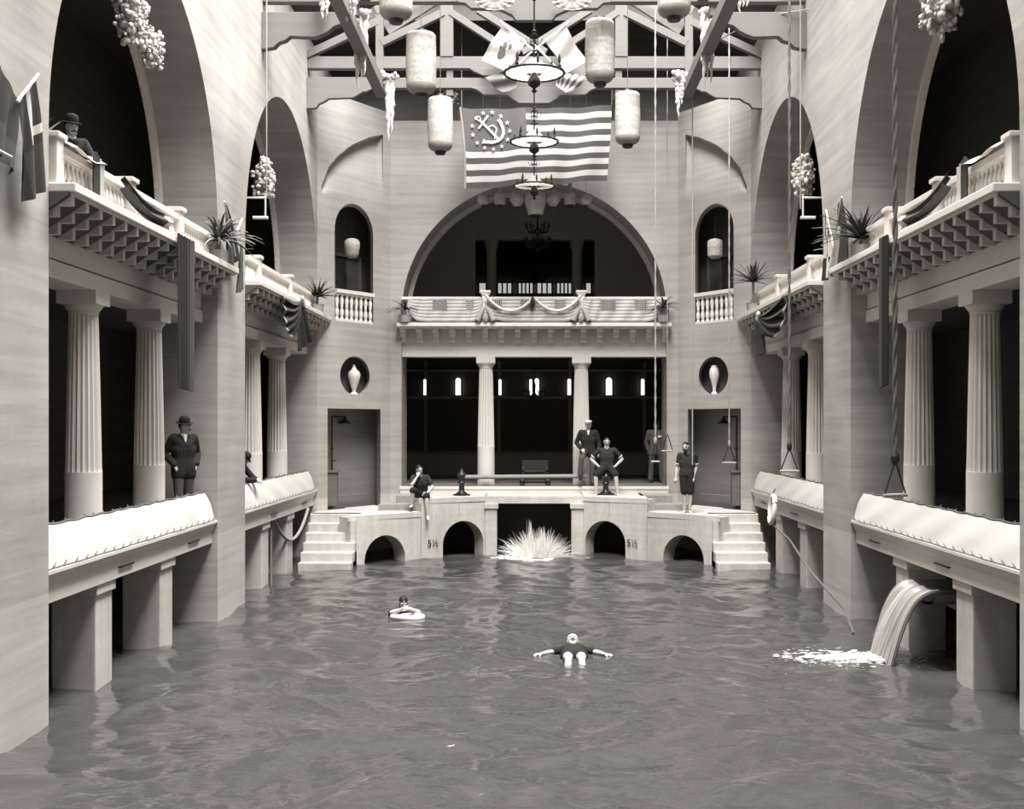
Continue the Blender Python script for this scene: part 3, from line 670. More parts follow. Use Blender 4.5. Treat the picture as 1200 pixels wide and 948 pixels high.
# small lanterns in the great arch
Yl = 31.0
def small_lantern(px, prof, label, cordtop=9.0, n=18, mt=PAPER):
    x = Xp(px, Yl); z = prof[0]; rt = empty('small_lantern', (x, Yl, z)); tag(rt, label, 'lantern', 'small lanterns strung across the great arch')
    MB().lathe((0, 0, 0), prof[1], n).build('shade', mt, rt, smooth=45)
    MB().lathe((0, 0, -.05), [(prof[1][0][0] * .7, 0), (prof[1][0][0] * .9, .05)], 12).build('bottom_ring', IRON, rt)
    h = prof[1][-1][1]; MB().tube([(0, 0, h), (0, 0, 14.6 - z)], .006, 5).build('cord', ROPED, rt)
s_ = Yl / F
ball = [(.05, 0), (.11, .03), (.145, .1), (.15, .145), (.145, .19), (.11, .26), (.05, .29)]
cyl = [(.1, 0), (.15, .03), (.155, .28), (.12, .31), (.055, .33), (.05, .6), (.04, .63)]
gourd = [(.06, 0), (.13, .06), (.2, .17), (.19, .28), (.1, .4), (.08, .46), (.14, .56), (.14, .64), (.06, .7)]
vase = [(.19, 0), (.2, .06), (.21, .12), (.26, .25), (.30, .42), (.30, .5), (.26, .62), (.2, .72), (.17, .75)]
small_lantern(566, (Zp(240, Yl), ball), 'small round paper lantern, first from the left under the great flag')
small_lantern(586, (Zp(240, Yl), cyl), 'small barrel lantern with tall neck, left of the big vase lantern')
small_lantern(606, (Zp(242, Yl), gourd), 'small gourd lantern next to the left side of the big vase lantern')
small_lantern(627.5, (Zp(252, Yl), vase), 'large vase-shaped spotted lantern in the middle of the arch')
small_lantern(648, (Zp(242, Yl), gourd), 'small gourd lantern next to the right side of the big vase lantern')
small_lantern(668, (Zp(240, Yl), cyl), 'small barrel lantern with tall neck, right of the big vase lantern')
small_lantern(687, (Zp(240, Yl), ball), 'small round paper lantern, last to the right under the great flag')

# ------------------------------------------------------------------ chandeliers
def ring_lamp(Y, z, label, top):
    rt = empty('ring_chandelier', (0, Y, z)); tag(rt, label, 'chandelier', 'ring chandeliers down the middle of the hall')
    m = MB(); m.tube([(.5 * cos(2 * pi * k / 48), .5 * sin(2 * pi * k / 48), 0) for k in range(48)], .022, 8, closed=True)
    m.build('ring', IRON, rt, smooth=60)
    m = MB(); m.lathe((0, 0, .0), [(.47, 0), (.47, .012), (.2, .1), (.12, .2), (.06, .24)], 40)
    m.build('glass_reflector', GLASSW, rt, smooth=30)
    m = MB()
    for k in range(16): a = 2 * pi * k / 16; m.tube([(.49 * cos(a), .49 * sin(a), -.005), (.06 * cos(a), .06 * sin(a), -.02)], .006, 5)
    m.build('spokes', IRON, rt)
    for k in range(8):
        a = 2 * pi * k / 8 + .2; rr = .5 if k % 2 else .30; g = MB(); x, y = rr * cos(a), rr * sin(a)
        g.lathe((x, y, .02), [(.012, 0), (.03, .03), (.012, .06), (.026, .1), (.018, .18), (.004, .22)], 8); g.build('burner', IRON, rt)
    m = MB(); m.lathe((0, 0, -.34), [(.01, 0), (.05, .04), (.02, .08), (.10, .14), (.11, .22), (.05, .32), (.03, .36)], 20); m.build('drop_finial', IRON, rt, smooth=50)
    m = MB(); m.tube([(0, 0, 0), (0, 0, top - z)], .016, 8)
    for h, rr in ((.35, .05), (.42, .03), (.62, .07), (.68, .04), (1.2, .035), (1.5, .1), (1.56, .05)):
        if h < top - z: m.lathe((0, 0, h), [(.01, 0), (rr, .025), (.01, .05)], 12)
    m.build('stem', IRON, rt)
    for k in range(6):
        a = 2 * pi * k / 6; g = MB(); g.tube([(.02 * cos(a), .02 * sin(a), .55), (.1 * cos(a), .1 * sin(a), .5), (.14 * cos(a), .14 * sin(a), .58)], .008, 5); g.build('scroll_arm', IRON, rt)
ring_lamp(20.0, 9.16, 'iron ring chandelier with glass reflector, the largest, before the crossed flags', 15.5)
ring_lamp(25.0, 9.19, 'iron ring chandelier with glass reflector, the middle one, before the great flag', 15.5)
ring_lamp(29.2, 9.10, 'iron ring chandelier with glass reflector, smallest, touching the lower edge of the great flag', 15.6)
def branch_lamp(px, Y, ztop, z, r, n, label, tiers=1):
    rt = empty('branched_chandelier', (Xp(px, Y), Y, z)); tag(rt, label, 'chandelier')
    m = MB(); m.tube([(0, 0, -.1), (0, 0, ztop - z)], .02, 8); m.lathe((0, 0, -.2), [(.01, 0), (.06, .08), (.03, .2), (.05, .5), (.02, .6)], 12); m.build('stem', IRON, rt)
    for t in range(tiers):
        rr = r * (1 - .12 * t); zz = t * .42
        for k in range(n):
            a = 2 * pi * k / n + t * .3; d = V((cos(a), sin(a), 0))
            g = MB(); g.tube([V((0, 0, zz + .1)), d * rr * .4 + V((0, 0, zz - .08)), d * rr * .8 + V((0, 0, zz - .05)), d * rr + V((0, 0, zz + .1))], .016, 6)
            g.tube([d * rr * .5 + V((0, 0, zz - .06)), d * rr * .6 + V((0, 0, zz + .1)), d * rr * .45 + V((0, 0, zz + .16))], .012, 5)
            p = d * rr + V((0, 0, zz + .1)); g.lathe(p, [(.03, 0), (.05, .02), (.02, .04), (.018, .12)], 8); g.build('arm', IRON, rt)
branch_lamp(630, 34.3, 11.2, Zp(287, 34.3), .38, 10, 'dark branching chandelier below the vase lantern in the arch', 2)
branch_lamp(626, 41, 11.2, Zp(327, 41), .5, 10, 'dark low chandelier farther back, above the balcony railing', 1)
branch_lamp(626, 35, 5.3, Zp(463, 35), .32, 8, 'dark hanging lamp behind the two deck columns', 1)

# ------------------------------------------------------------------ the great flag
Yf = 30.3
def flag_pt(u, v, off=0):
    # u 0..1 left-right, v 0..1 top-bottom
    xl = 541 + 5 * v + 2 * sin(v * 3); xr = 717 - 6 * v ** 1.5
    yt = 126 + 2.5 * sin(u * pi) - 3 * u; yb = 219 - 5 * u + 2.5 * sin(u * 2 * pi)
    px = xl + (xr - xl) * u; py = yt + (yb - yt) * v + 1.3 * sin(u * 9 + v * 2) * (.3 + v)
    p = P(px, py, Yf); p.y += .05 * sin(u * 26 + v * 2) + .04 * sin(u * 11) - off
    return p
rt = empty('great_flag', P(629, 126, Yf)); tag(rt, 'huge striped flag with a ring of stars around an anchor, hung above the great arch', 'flag')
m = MB()
def mf(i, j):
    row = j // 4
    if i < 34 and row < 7: return 2
    return 0 if row % 2 else 1
m.sheet(flag_pt, 80, 52, mf=mf)
def emb(px, py): # emblem helper: coordinates in px measured on the flag -> u,v
    u = (px - 541) / 176; v = (py - 126) / 93
    return flag_pt(u, v, .04)
def blob(pts): # filled polygon mapped on cloth
    tr = tessellate_polygon([[V((a, b, 0)) for a, b in pts]]); m.add([emb(a, b) for a, b in pts], [tuple(t) for t in tr], 0)
def star(cx, cy, r, m_=None):
    blob([(cx + (r if k % 2 == 0 else r * .42) * sin(pi * k / 5), cy - (r if k % 2 == 0 else r * .42) * cos(pi * k / 5)) for k in range(10)])
for k in range(13):
    a = 2 * pi * k / 13 + .15; star(573 + 22.5 * sin(a), 152 - 21.5 * cos(a), 3.1)
def stroke(pts, wd):
    pp = []
    for (a, b), (c, d) in zip(pts, pts[1:]):
        n_ = max(1, int(math.hypot(c - a, d - b) / 1.2)); pp += [(a + (c - a) * k / n_, b + (d - b) * k / n_) for k in range(n_)]
    pts = pp + [pts[-1]]
    for (a, b), (c, d) in zip(pts, pts[1:]):
        L_ = math.hypot(c - a, d - b) or 1; nx_, ny_ = -(d - b) / L_ * wd / 2, (c - a) / L_ * wd / 2
        ex, ey = (c - a) / L_ * wd * .25, (d - b) / L_ * wd * .25
        blob([(a + nx_ - ex, b + ny_ - ey), (c + nx_ + ex, d + ny_ + ey), (c - nx_ + ex, d - ny_ + ey), (a - nx_ - ex, b - ny_ - ey)])
stroke([(561, 140), (582, 162)], 3.0)                        # shank
stroke([(559, 149), (571, 135)], 2.2)                        # stock
stroke([(559.5 + 2.4 * cos(t * pi / 5), 137.5 + 2.4 * sin(t * pi / 5)) for t in range(11)], 1.3)
stroke([(584, 140), (587.5, 148), (588, 155), (585.5, 160), (581, 163.5), (574, 165.5), (564, 165)], 3.6)
blob([(580.5, 140), (585, 137), (588, 143)]); blob([(561, 167), (564, 161), (568, 166)])
stroke([(570, 148), (576, 145.5), (580, 149), (578.5, 156), (577, 161)], 1.5)
m.build('cloth', [FWHITE, FRED, FGREY]).parent = rt; bpy.data.objects['cloth'].matrix_parent_inverse = Matrix.Translation(-rt.location)
o = MB().tube([flag_pt(-.01, v / 12) for v in range(13)], .03, 8).build('hoist_rope', ROPE); o.parent = rt; o.matrix_parent_inverse = Matrix.Translation(-rt.location)
for u in (.0, 1.0):
    p = flag_pt(u, 0); o = MB().tube([p, V((p.x * 1.0, p.y - .02, 14.75 if u else 14.8))], .008, 5).build('halyard', ROPE); o.parent = rt; o.matrix_parent_inverse = Matrix.Translation(-rt.location)

# crossed small flags at the truss
Yc = 27.3
def small_flag(p0, p1, corners, label, kind):
    rt = empty('small_flag', P(626, 55, Yc)); tag(rt, label, 'flag', 'four crossed flags under the roof truss')
    g = MB(); g.tube([P(p0[0], p0[1], Yc), P(p1[0], p1[1], Yc)], .022, 6); o = g.build('pole', WHITE, rt); o.matrix_parent_inverse = Matrix.Translation(-rt.location)
    A_, B_, C_, D_ = corners
    def f(u, v):
        x = (A_[0] * (1 - u) + B_[0] * u) * (1 - v) + (D_[0] * (1 - u) + C_[0] * u) * v; y = (A_[1] * (1 - u) + B_[1] * u) * (1 - v) + (D_[1] * (1 - u) + C_[1] * u) * v
        y += 2.5 * sin(v * pi) * (u - .3); p = P(x, y, Yc); p.y += .05 * sin(v * 9 + u * 3) + .03; return p
    g = MB()
    if kind == 'emblem':
        g.sheet(f, 20, 20, mf=lambda i, j: 1 if (i < 2 or j < 2 or i > 17 or j > 17) else 0); mt = [FWHITE, mat('flag_mid', .4), FGREY]
        for cu_, cv_, r_ in ((.5, .62, .12), (.45, .38, .07), (.62, .34, .05), (.5, .22, .04), (.38, .5, .04)):
            p = f(cu_, cv_); vs = []
            for k in range(14): q_ = f(cu_ + r_ * cos(2 * pi * k / 14), cv_ + r_ * 1.2 * sin(2 * pi * k / 14)); q_.y -= .02; vs.append(q_)
            g.add(vs, [tuple(range(14))], 2)
    elif kind == 'halves': g.sheet(f, 20, 20, mf=lambda i, j: 0 if j > 12 else 1); mt = [FWHITE, mat('flag_mid2', .28)]
    else:
        g.sheet(f, 20, 21, mf=lambda i, j: (i // 2) % 2 if kind == 'stripes' else ((i // 4) % 2)); mt = [FWHITE, FGREY] if kind == 'stripes' else [mat('flag_dark2', .12), FGREY]
    o = g.build('cloth', mt, rt, smooth=60); o.matrix_parent_inverse = Matrix.Translation(-rt.location)
small_flag((628, 62), (586, 24), [(588, 30), (618, 47), (592, 84), (564, 69)], 'small pale bordered flag with an emblem, upper left of the crossed four', 'emblem')
small_flag((622, 62), (668, 25), [(640, 46), (634, 42), (665, 84), (686, 68)][0:0] or [(637, 45), (662, 28), (688, 72), (664, 85)], 'small flag with a grey and a white half, upper right of the crossed four', 'halves')
small_flag((629, 55), (590, 92), [(603, 78), (568, 90), (592, 110), (606, 101)], 'small dark flag gathered in folds, lower left of the crossed four', 'folds')
small_flag((624, 50), (664, 92), [(650, 78), (690, 90), (664, 110), (652, 100)], 'small striped flag, lower right of the crossed four', 'stripes')

# round rosettes on the nearer pendant board
for px in (580, 670):
    rt = empty('rosette', P(px, 0, Y2t - .2)); tag(rt, 'pale draped fan %s of the stem on the topmost pendant board' % ('left' if px < 626 else 'right'), 'fan', 'draped fans')
    def ff(u, v):
        a = pi + pi * u; r = (6 + 17 * v); p = V((r * cos(a) * .0166, -.03 + .012 * sin(u * 40) * v, r * .55 * sin(a) * .0166)); return p
    MB().sheet(ff, 40, 6, th=(0, .02, 0), mf=lambda i, j: 1 if j == 4 else 0).build('cloth', [mat('fan_cloth', .3), mat('fan_band', .15)], rt)

# ------------------------------------------------------------------ bunting of little flags on the back balcony
def bunt_flag(px0, px1, canton, label, swl=0, swr=0):
    Yb = 31.33; x0, x1 = Xp(px0, Yb), Xp(px1, Yb); zt = Zp(350.5, Yb); zb = Zp(377, Yb)
    g = MB()
    def f(u, v):
        x = x0 + (x1 - x0) * u; lift = (swl * (1 - u) ** 4 + swr * u ** 4) * .24
        z = zt + (zb + lift - zt) * v; return V((x, Yb + .025 * sin(u * 12 + v * 4) - .05 * v, z))
    nu = 16; nc = 7 if canton else 0
    g.sheet(f, nu, 13, mf=lambda i, j: 2 if (i < nc and j < 7) else (1 if j % 2 == 0 else 0))
    if canton:
        for r in range(6):
            for c in range(7):
                u, v = (c + .5) / 7 * nc / nu, (r + .55) / 6 * 7 / 13; p = f(u, v); p.y -= .012; e = .017
                g.add([p + V((0, 0, e)), p + V((e, 0, 0)), p + V((0, 0, -e)), p + V((-e, 0, 0))], [(0, 1, 2, 3)], 0)
    o = g.build('striped_flag', [FWHITE, mat('flag_stripe', .27, .9), mat('flag_canton', .12, .9)], loc=(x0, Yb, zt)); tag(o, label, 'flag', 'flags hung along the back balcony')
for a, b, c, l, sl, sr in ((478, 507, 0, 'striped flag panel behind the left palm, first on the balcony railing', 1, 0),
    (507, 546, 1, 'starred and striped flag, second from the left end of the balcony railing', 0, 0), (546, 566, 1, 'narrow starred flag tucked against the left railing post', 0, 1.2),
    (571, 610, 1, 'starred flag just right of the left railing post', .8, 0), (610, 650, 1, 'starred flag at the middle of the balcony railing', 0, 0),
    (650, 679, 1, 'starred flag just left of the right railing post', 0, 1), (683, 704, 0, 'plain striped flag end just right of the right railing post', 1, 0),
    (704, 744, 1, 'starred flag between the right railing post and the right palm', 0, 0), (744, 777, 1, 'starred flag partly behind the right palm, last on the railing', 0, 1)):
    bunt_flag(a, b, c, l, sl, sr)
for i, (pa, pb) in enumerate(((569, 624), (627, 681))):
    a, b = P(pa, 346, 31.2), P(pb, 350 if i == 0 else 346, 31.2)
    if i == 1: a = P(pa, 350, 31.2)
    pts = [];
    for k in range(33):
        t = k / 32; p = a.lerp(b, t); p.z -= .36 * 4 * t * (1 - t); pts.append(p)
    g = MB(); g.tube(pts, [.035 + .012 * (k % 2) for k in range(33)], 8); o = g.build('garland', FWHITE, smooth=50, loc=a); tag(o, 'white rope garland swagged from the %s railing post to the railing middle' % ('left', 'right')[i], 'garland', 'garlands on the back balcony')
o = MB().lathe(P(624, 361, 31.18), [(.01, 0), (.05, .05), (.06, .2), (.03, .28), (.005, .3)], 12).build('tassel', CLOTHD, smooth=50, loc=P(624, 361, 31.18)); tag(o, 'dark tassel where the two railing garlands meet', 'tassel')
for i, px in enumerate((569, 681)):
    g = MB(); c_ = P(px, 378, 31.2)
    for sg in (-1, 1):
        g.tube([c_ + V((0, 0, .42)), c_ + V((sg * .1, -.03, .3)), c_ + V((sg * .2, -.04, .05))], [.03, .07, .08], 8)
    g.ell(tuple(c_ + V((0, -.02, .12))), (.08, .05, .13), 10)
    o = g.build('fabric_bow', [mat('bow_mid', .3, .9)], smooth=50, loc=c_); tag(o, 'gathered bow of cloth at the foot of the %s railing post' % ('left', 'right')[i], 'bow', 'bows on the railing posts')

# ------------------------------------------------------------------ palms
def palm(name, loc, r, n, h, label, droop=.6, seed=1, pot=True, pale=False, grp='palms set along the balconies'):
    rnd = random.Random(seed); rt = empty(name, loc); tag(rt, label, 'palm', grp)
    if pot:
        MB().lathe((0, 0, 0), [(.1, 0), (.14, .02), (.16, .18), (.17, .2)], 16).build('pot', DIML, rt)
        MB().tube([(0, 0, .15), (0, 0, h)], .03, 8).build('stem', PALML, rt)
    for k in range(n):
        a = 2 * pi * k / n + rnd.uniform(-.2, .2); el = rnd.uniform(.1, 1.35); L_ = r * rnd.uniform(.75, 1.1); d = V((cos(a), sin(a), 0))
        pts = []
        for i in range(6):
            t = i / 5; pts.append(d * (L_ * t * cos(el)) + V((0, 0, h + L_ * t * sin(el) - droop * L_ * t * t * .6)))
        sd = V((-sin(a), cos(a), 0)); g = MB(); vs = []
        for i, p in enumerate(pts): wd = .028 * (1 - (i / 5) ** 2) + .002; vs += [p - sd * wd, p + V((0, 0, .012)), p + sd * wd]
        fs = []
        for i in range(5): b = i * 3; fs += [(b, b + 1, b + 4, b + 3), (b + 1, b + 2, b + 5, b + 4)]
        g.add(vs, fs); g.build('frond', PALML if (pale and k % 2) else PALM, rt)
palm('potted_palm', (-5.17, 19.6, 5.93), .85, 60, .35, 'bushy potted palm at the far end of the left near balcony', .8, 2, pale=True)
palm('potted_palm', (5.2, 19.0, 5.93), .85, 54, .3, 'spiky potted palm at the far end of the right near balcony', .5, 3)
palm('potted_palm', (-5.17, 28.5, 5.93), .6, 44, .38, 'small spiky palm at the far end of the left far balcony', .3, 4)
palm('potted_palm', (5.17, 28.2, 5.93), .62, 50, .7, 'small spiky palm on a bare stem on the right far balcony', .3, 5)
palm('potted_palm', (-5.68, 13.5, 5.9), .5, 22, .55, 'thin pale fronds at the near end of the left near balcony', .2, 6, pot=True, pale=True)
palm('potted_palm', (-5.65, 22.3, 5.9), .45, 16, .6, 'small fronds beside the first newel post of the left far balcony', .3, 7)
palm('potted_palm', (5.65, 22.3, 5.9), .45, 16, .6, 'small pale fronds beside the first newel post of the right far balcony', .5, 8, pale=True)
palm('potted_palm', (-3.38, 31.25, 5.93), .5, 24, .35, 'dark palm at the left end of the flag-hung balcony', .6, 9)
palm('potted_palm', (3.38, 31.25, 5.93), .55, 28, .4, 'dark palm at the right end of the flag-hung balcony', .7, 10)

# ------------------------------------------------------------------ drapes and gallery flags
def drape(name, fn, label, mats, nu=24, nv=30, mf=None, grp='cloth bunting on the galleries', cat='drape'):
    g = MB(); g.sheet(fn, nu, nv, mf=mf); o = g.build(name, mats, smooth=60, loc=fn(0, 0)); tag(o, label, cat, grp); return o
# long strips hanging from the near balconies
for s, yc, ht, lab in ((-1, 17.05, 2.15, 'long dark pleated strip of cloth hanging from the left near balcony'), (1, 16.98, 2.1, 'long dark narrow strip of cloth hanging from the right near balcony, by the thick rope')):
    wdt = .42 if s < 0 else .2
    drape('hanging_cloth', lambda u, v, s=s, yc=yc, ht=ht, wdt=wdt: V((s * (4.97 - .03 * sin(u * 38)), yc - .0 + (u - .5) * wdt * 2.0 * (1 - .1 * v), 5.95 - ht * v * (1 + (.02 * u)))) + V((0, 0, 0)), lab, [mat('strip_dark', .025, .9), mat('strip_mid', .075, .9)], 40, 30, mf=lambda i, j: 1 if (i // 3) % 2 else 0)
# swagged drapes on the near balustrades
for s in (-1, 1):
    y0 = 15.0 if s < 0 else 14.9
    def sw(u, v, s=s, y0=y0):
        zt = 6.44 - .12 * sin(pi * u) - .18 * u; zb = 6.02 - .05 * u; return V((s * (5.17 - .05 * sin(v * 11 + u * 4) * (.3 + v) - .03 * v), y0 + 2.0 * u, zt + (zb - zt) * v * (.35 + .65 * min(1, 1.6 * u + .2))))
    drape('draped_cloth', sw, 'dark cloth swag thrown over the %s near balustrade' % SIDE[s], [DRAPE, DRAPEL], 24, 16, mf=lambda i, j: 1 if i > 20 else 0)
    def sw2(u, v, s=s):
        return V((s * (5.18 - .04 * sin(u * 20)), (14.05 if s < 0 else 14.3) + .25 * u, 6.5 - .5 * v - .08 * u))
    drape('draped_cloth', sw2, 'narrow two-tone cloth tied on the first newel of the %s near balustrade' % SIDE[s], [DRAPE, FWHITE], 12, 8, mf=lambda i, j: 1 if i > 6 else 0)
    def sw3(u, v, s=s):
        return V((s * (5.5 - .36 * v), 13.3 + 1.1 * u, 6.50 + .03 * sin(u * 8) - .12 * v * v))
    drape('rail_cloth', sw3, 'white cloth lying over the handrail at the near end of the %s balustrade' % SIDE[s], [LINEN], 16, 8)
# festoons on the far bays
def W(px, py, X=4.94):
    X = abs(X) * (-1 if px < CX else 1); Y = X * F / (px - CX); return V((X, Y, Zp(py, Y)))
def festoon(sd, K, edge, tail, knot):
    K = W(*K, 4.99); edge = [W(a, b, 4.99) for a, b in edge]; rt = empty('festoon', K); sg = -1 if sd == 'left' else 1
    tag(rt, 'dark pleated cloth festoon gathered in a knot on the %s far balcony' % sd, 'drape', 'festoons on the far balconies')
    def e(u):
        t = u * (len(edge) - 1); i = min(int(t), len(edge) - 2); return edge[i].lerp(edge[i + 1], t - i)
    def f(u, v): p = K.lerp(e(u), v); p.x -= sg * .07 * sin(u * 30) * sin(pi * min(1, v * .8 + .1)); p.z -= .12 * sin(pi * v) * (.5 + .5 * sin(u * 30)); return p - K
    MB().sheet(f, 60, 16, mf=lambda i, j: 2 if (j > 14) else (1 if (i // 3) % 2 else 0)).build('swag', [DRAPE, CLOTHD, mat('drape_light', .3, .9)], rt, smooth=60)
    T = [W(a, b, 4.97) for a, b in tail]
    def g_(u, v): p = T[0].lerp(T[1], u).lerp(T[3].lerp(T[2], u), v); p.x -= sg * .04 * sin(u * 18) * (.3 + v); return p - K
    MB().sheet(g_, 20, 16).build('tail', CLOTHD, rt, smooth=60)
    m = MB(); [m.ell((sg * -.03, dy, dz), (.05, .07, .07), 10) for dy, dz in ((0, 0), (.04, -.05), (-.03, .05))]; m.build('knot', knot, rt, smooth=60)
festoon('left', (353, 353), [(331, 345), (333, 362), (334, 380), (337, 391), (345, 398)], [(347, 356), (357, 355), (368, 398), (349, 412)], DRAPEL)
festoon('right', (890, 371), [(922, 340), (921, 362), (917, 384), (906, 398), (899, 392)], [(885, 380), (894, 378), (896, 414), (888, 417)], FWHITE)
# flags on slanted poles
def pole_flag(base, tip, hang, label, cols, w_=.6, grp='flags on poles along the galleries'):
    base, tip, hang = V(base), V(tip), V(hang); rt = empty('pole_flag', base); tag(rt, label, 'flag', grp)
    MB().tube([(0, 0, 0), tip - base], .018, 8, r1=.012).build('pole', WHITE, rt)
    MB().ell(tuple(tip - base), .03, 8).build('finial', IRON, rt)
    def f(u, v):
        p = (tip - base).lerp((tip - base) * (1 - w_), u); q_ = p + hang * v + V((.04, .02, 0)) * sin(u * 14 + v * 5) * v; q_ -= (tip - base) * 0.35 * v * (1 - u); return q_
    g = MB(); g.sheet(f, 18, 24, mf=cols); g.build('cloth', [mat('flagdark', .035, .9), mat('flagmid', .06, .9), FWHITE], rt, smooth=60)
def wall_flag(corn, pole, label, cols):
    A_, B_, C_, D_ = [W(a, b, -5.12) for a, b in corn]; rt = empty('pole_flag', A_); tag(rt, label, 'flag', 'flags on poles along the galleries')
    def f(u, v): p = (A_.lerp(B_, u)).lerp(D_.lerp(C_, u), v); p.x += .04 * sin(u * 13 + v * 4) * (.2 + v); return p - A_
    MB().sheet(f, 20, 24, mf=cols).build('cloth', [mat('flagdark', .035, .9), mat('flagmid', .06, .9), FWHITE], rt, smooth=60)
    p, q_ = [W(a, b, -5.08) for a, b in pole]; MB().tube([p - A_, q_ - A_], .016, 8).build('pole', WHITE, rt)
wall_flag([(21, 122), (42, 95), (54, 221), (29, 238)], [(20, 119), (45, 87)], 'cross-marked dark flag on a short pole on the left front pier', lambda i, j: 2 if (8 < i < 12 and j < 12) or (i > 9 and 8 < j < 11) else (1 if i > 4 and j > 12 else 0))
wall_flag([(263, 238), (266, 240), (281, 300), (267, 322)], [(263, 236), (276, 300)], 'dark furled flag hanging past the far end of the left near balcony', lambda i, j: (i // 6) % 2)
wall_flag([(281, 288), (284, 286), (283, 338), (279, 344)], [(277, 272), (284, 256)], 'narrow grey pennant on a short pale pole on the left middle pier', lambda i, j: 1)
wall_flag([(982, 238), (987, 234), (996, 300), (972, 318)], [(986, 231), (975, 300)], 'dark flag with a pale band at the far end of the right near balcony', lambda i, j: 2 if i < 9 and j > 8 and i + j > 14 else 0)
wall_flag([(967, 250), (972, 256), (976, 322), (965, 330)], [(968, 246), (977, 290)], 'pale and dark patched flag on the pier behind the right near balcony', lambda i, j: 2 if (i // 7 + j // 8) % 2 else 0)
wall_flag([(-6, 66), (22, 118), (15, 207), (-8, 165)], [(-6, 174), (13, 184)], 'dark flag with a diagonal edge at the left border of the picture', lambda i, j: 1 if j > 14 else 0)
# ------------------------------------------------------------------ flower garlands in arches and streamers
def flower_cluster(c, r, n, label, seed, grp, ell=(1, 1, 1)):
    rnd = random.Random(seed); g = MB()
    for k in range(n * 16):
        a, b, q_ = [max(-.85, min(.85, rnd.gauss(0, .4))) for _ in range(3)]; e = r * rnd.uniform(.05, .13)
        g.ell((c[0] + r * a * ell[0], c[1] + r * b * ell[1], c[2] + r * q_ * ell[2]), (e * rnd.uniform(.6, 1.4), e * rnd.uniform(.6, 1.4), e * rnd.uniform(.6, 1.6)), 6)
    g.ell(c, (r * .5 * ell[0], r * .5 * ell[1], r * .6 * ell[2]), 12)
    o = g.build('flower_swag', GARL, smooth=60, loc=c); tag(o, label, 'garland', grp); return o
flower_cluster((-5.6, 16.6, 9.0), .42, 34, 'big white flower swag at the crown of the left near arch', 1, 'flower swags in the arches', (.5, .8, 1.2))
flower_cluster((-5.55, 17.4, 8.75), .3, 22, 'smaller white flower bunch just behind the big swag of the left near arch', 2, 'flower swags in the arches', (.5, 1, 1))
flower_cluster((-5.5, 24.4, 8.3), .42, 34, 'white flower swag hanging in the left far arch', 3, 'flower swags in the arches', (.5, .9, 1))
flower_cluster((5.55, 16.3, 9.05), .45, 40, 'greyish flower swag at the crown of the right near arch', 4, 'flower swags in the arches', (.6, .9, 1))
flower_cluster((5.5, 24.4, 8.35), .42, 34, 'white flower swag hanging in the right far arch', 5, 'flower swags in the arches', (.5, .9, 1))
def streamer(px, y0, y1, Y, nstr, label, seed, pxb=None):
    rnd = random.Random(seed); c = P(px, y0, Y); rt = empty('flower_streamer', c); tag(rt, label, 'streamer', 'white flower streamers under the roof beams')
    H = (y1 - y0) * Y / F
    for k in range(nstr):
        L_ = H * (1 if k == 0 else rnd.uniform(.7, .95)); x = (k - (nstr - 1) / 2) * .1; y = rnd.uniform(-.06, .06)
        pts = [(x * (1 - .3 * t / 14) + .012 * sin(t * 2 + k), y, -L_ * t / 14) for t in range(15)]
        g = MB(); g.tube(pts, [(.052 + .018 * (t % 2)) * (1 if t < 9 else (15 - t) / 7) for t in range(15)], 7); g.build('flower_strand', GARL, rt)
    g = MB(); 
    for k in range(14): g.ell((rnd.uniform(-.16, .16), rnd.uniform(-.1, .1), rnd.uniform(-.06, .08)), rnd.uniform(.04, .08), 8)
    if pxb is not None:
        e = V((-3.57 if px < CX else 3.57, Y, 11.1)) - c; g.tube([(0, 0, 0), e * .5 + V((0, 0, -.08)), e], .045, 7)
    g.build('flower_knot', GARL, rt)
streamer(423, 15, 106, 24.8, 3, 'long white streamer, left side, reaching down between the two trusses', 11, 1)
streamer(457, 90, 165, 27.3, 2, 'white streamer at the left end post of the complete truss', 12, 1)
streamer(411, -25, 26, 22.4, 3, 'white streamer cut by the top edge, left side', 13, 1)
streamer(829, 12, 104, 24.8, 3, 'long white streamer, right side, reaching down between the two trusses', 14, 1)
streamer(797, 88, 136, 27.3, 2, 'short white streamer at the right end post of the complete truss', 15, 1)
streamer(871, -40, 19, 22.0, 3, 'white streamer cut by the top edge, right side', 16, 1)
streamer(380, -25, 22, 22.8, 2, 'thin white streamer at the top edge by the left stepped beam', 17)
flower_cluster(P(528, 112, 28.2), .2, 18, 'little white flower bunch on the stub left of the great flag', 18, 'flower bunches by the great flag')
flower_cluster(P(723, 110, 28.2), .16, 12, 'little white flower bunch on the stub right of the great flag', 19, 'flower bunches by the great flag')

# ------------------------------------------------------------------ ropes and trapezes
def trapeze(px, Y, z0, r, label, mt, barw=.3, knot=True, ang=0.0, ztop=13.2):
    x = Xp(px, Y); rt = empty('trapeze', (x, Y, z0)); tag(rt, label, 'trapeze', 'trapezes hanging over the pool')
    g = MB(); n = int((ztop - z0) / .12); tw = []
    for ph in (0, pi):
        pts = [(r * .5 * cos(t * 1.15 + ph), r * .5 * sin(t * 1.15 + ph), .42 + (ztop - z0 - .42) * t / n) for t in range(n + 1)]
        g.tube(pts, r * .62, 6)
    g.build('rope', mt, rt, smooth=60)
    d = V((cos(ang), sin(ang), 0)) * barw / 2
    for sg in (-1, 1): MB().tube([(0, 0, .43), d * sg], .012, 6).build('side_line', IRON, rt)
    MB().tube([-d * 1.08, d * 1.08], .024, 10).build('bar', ROPE, rt)
    MB().ell((0, 0, .45), (r * 1.7, r * 1.7, .09), 10).build('knot', IRON if knot else mt, rt)
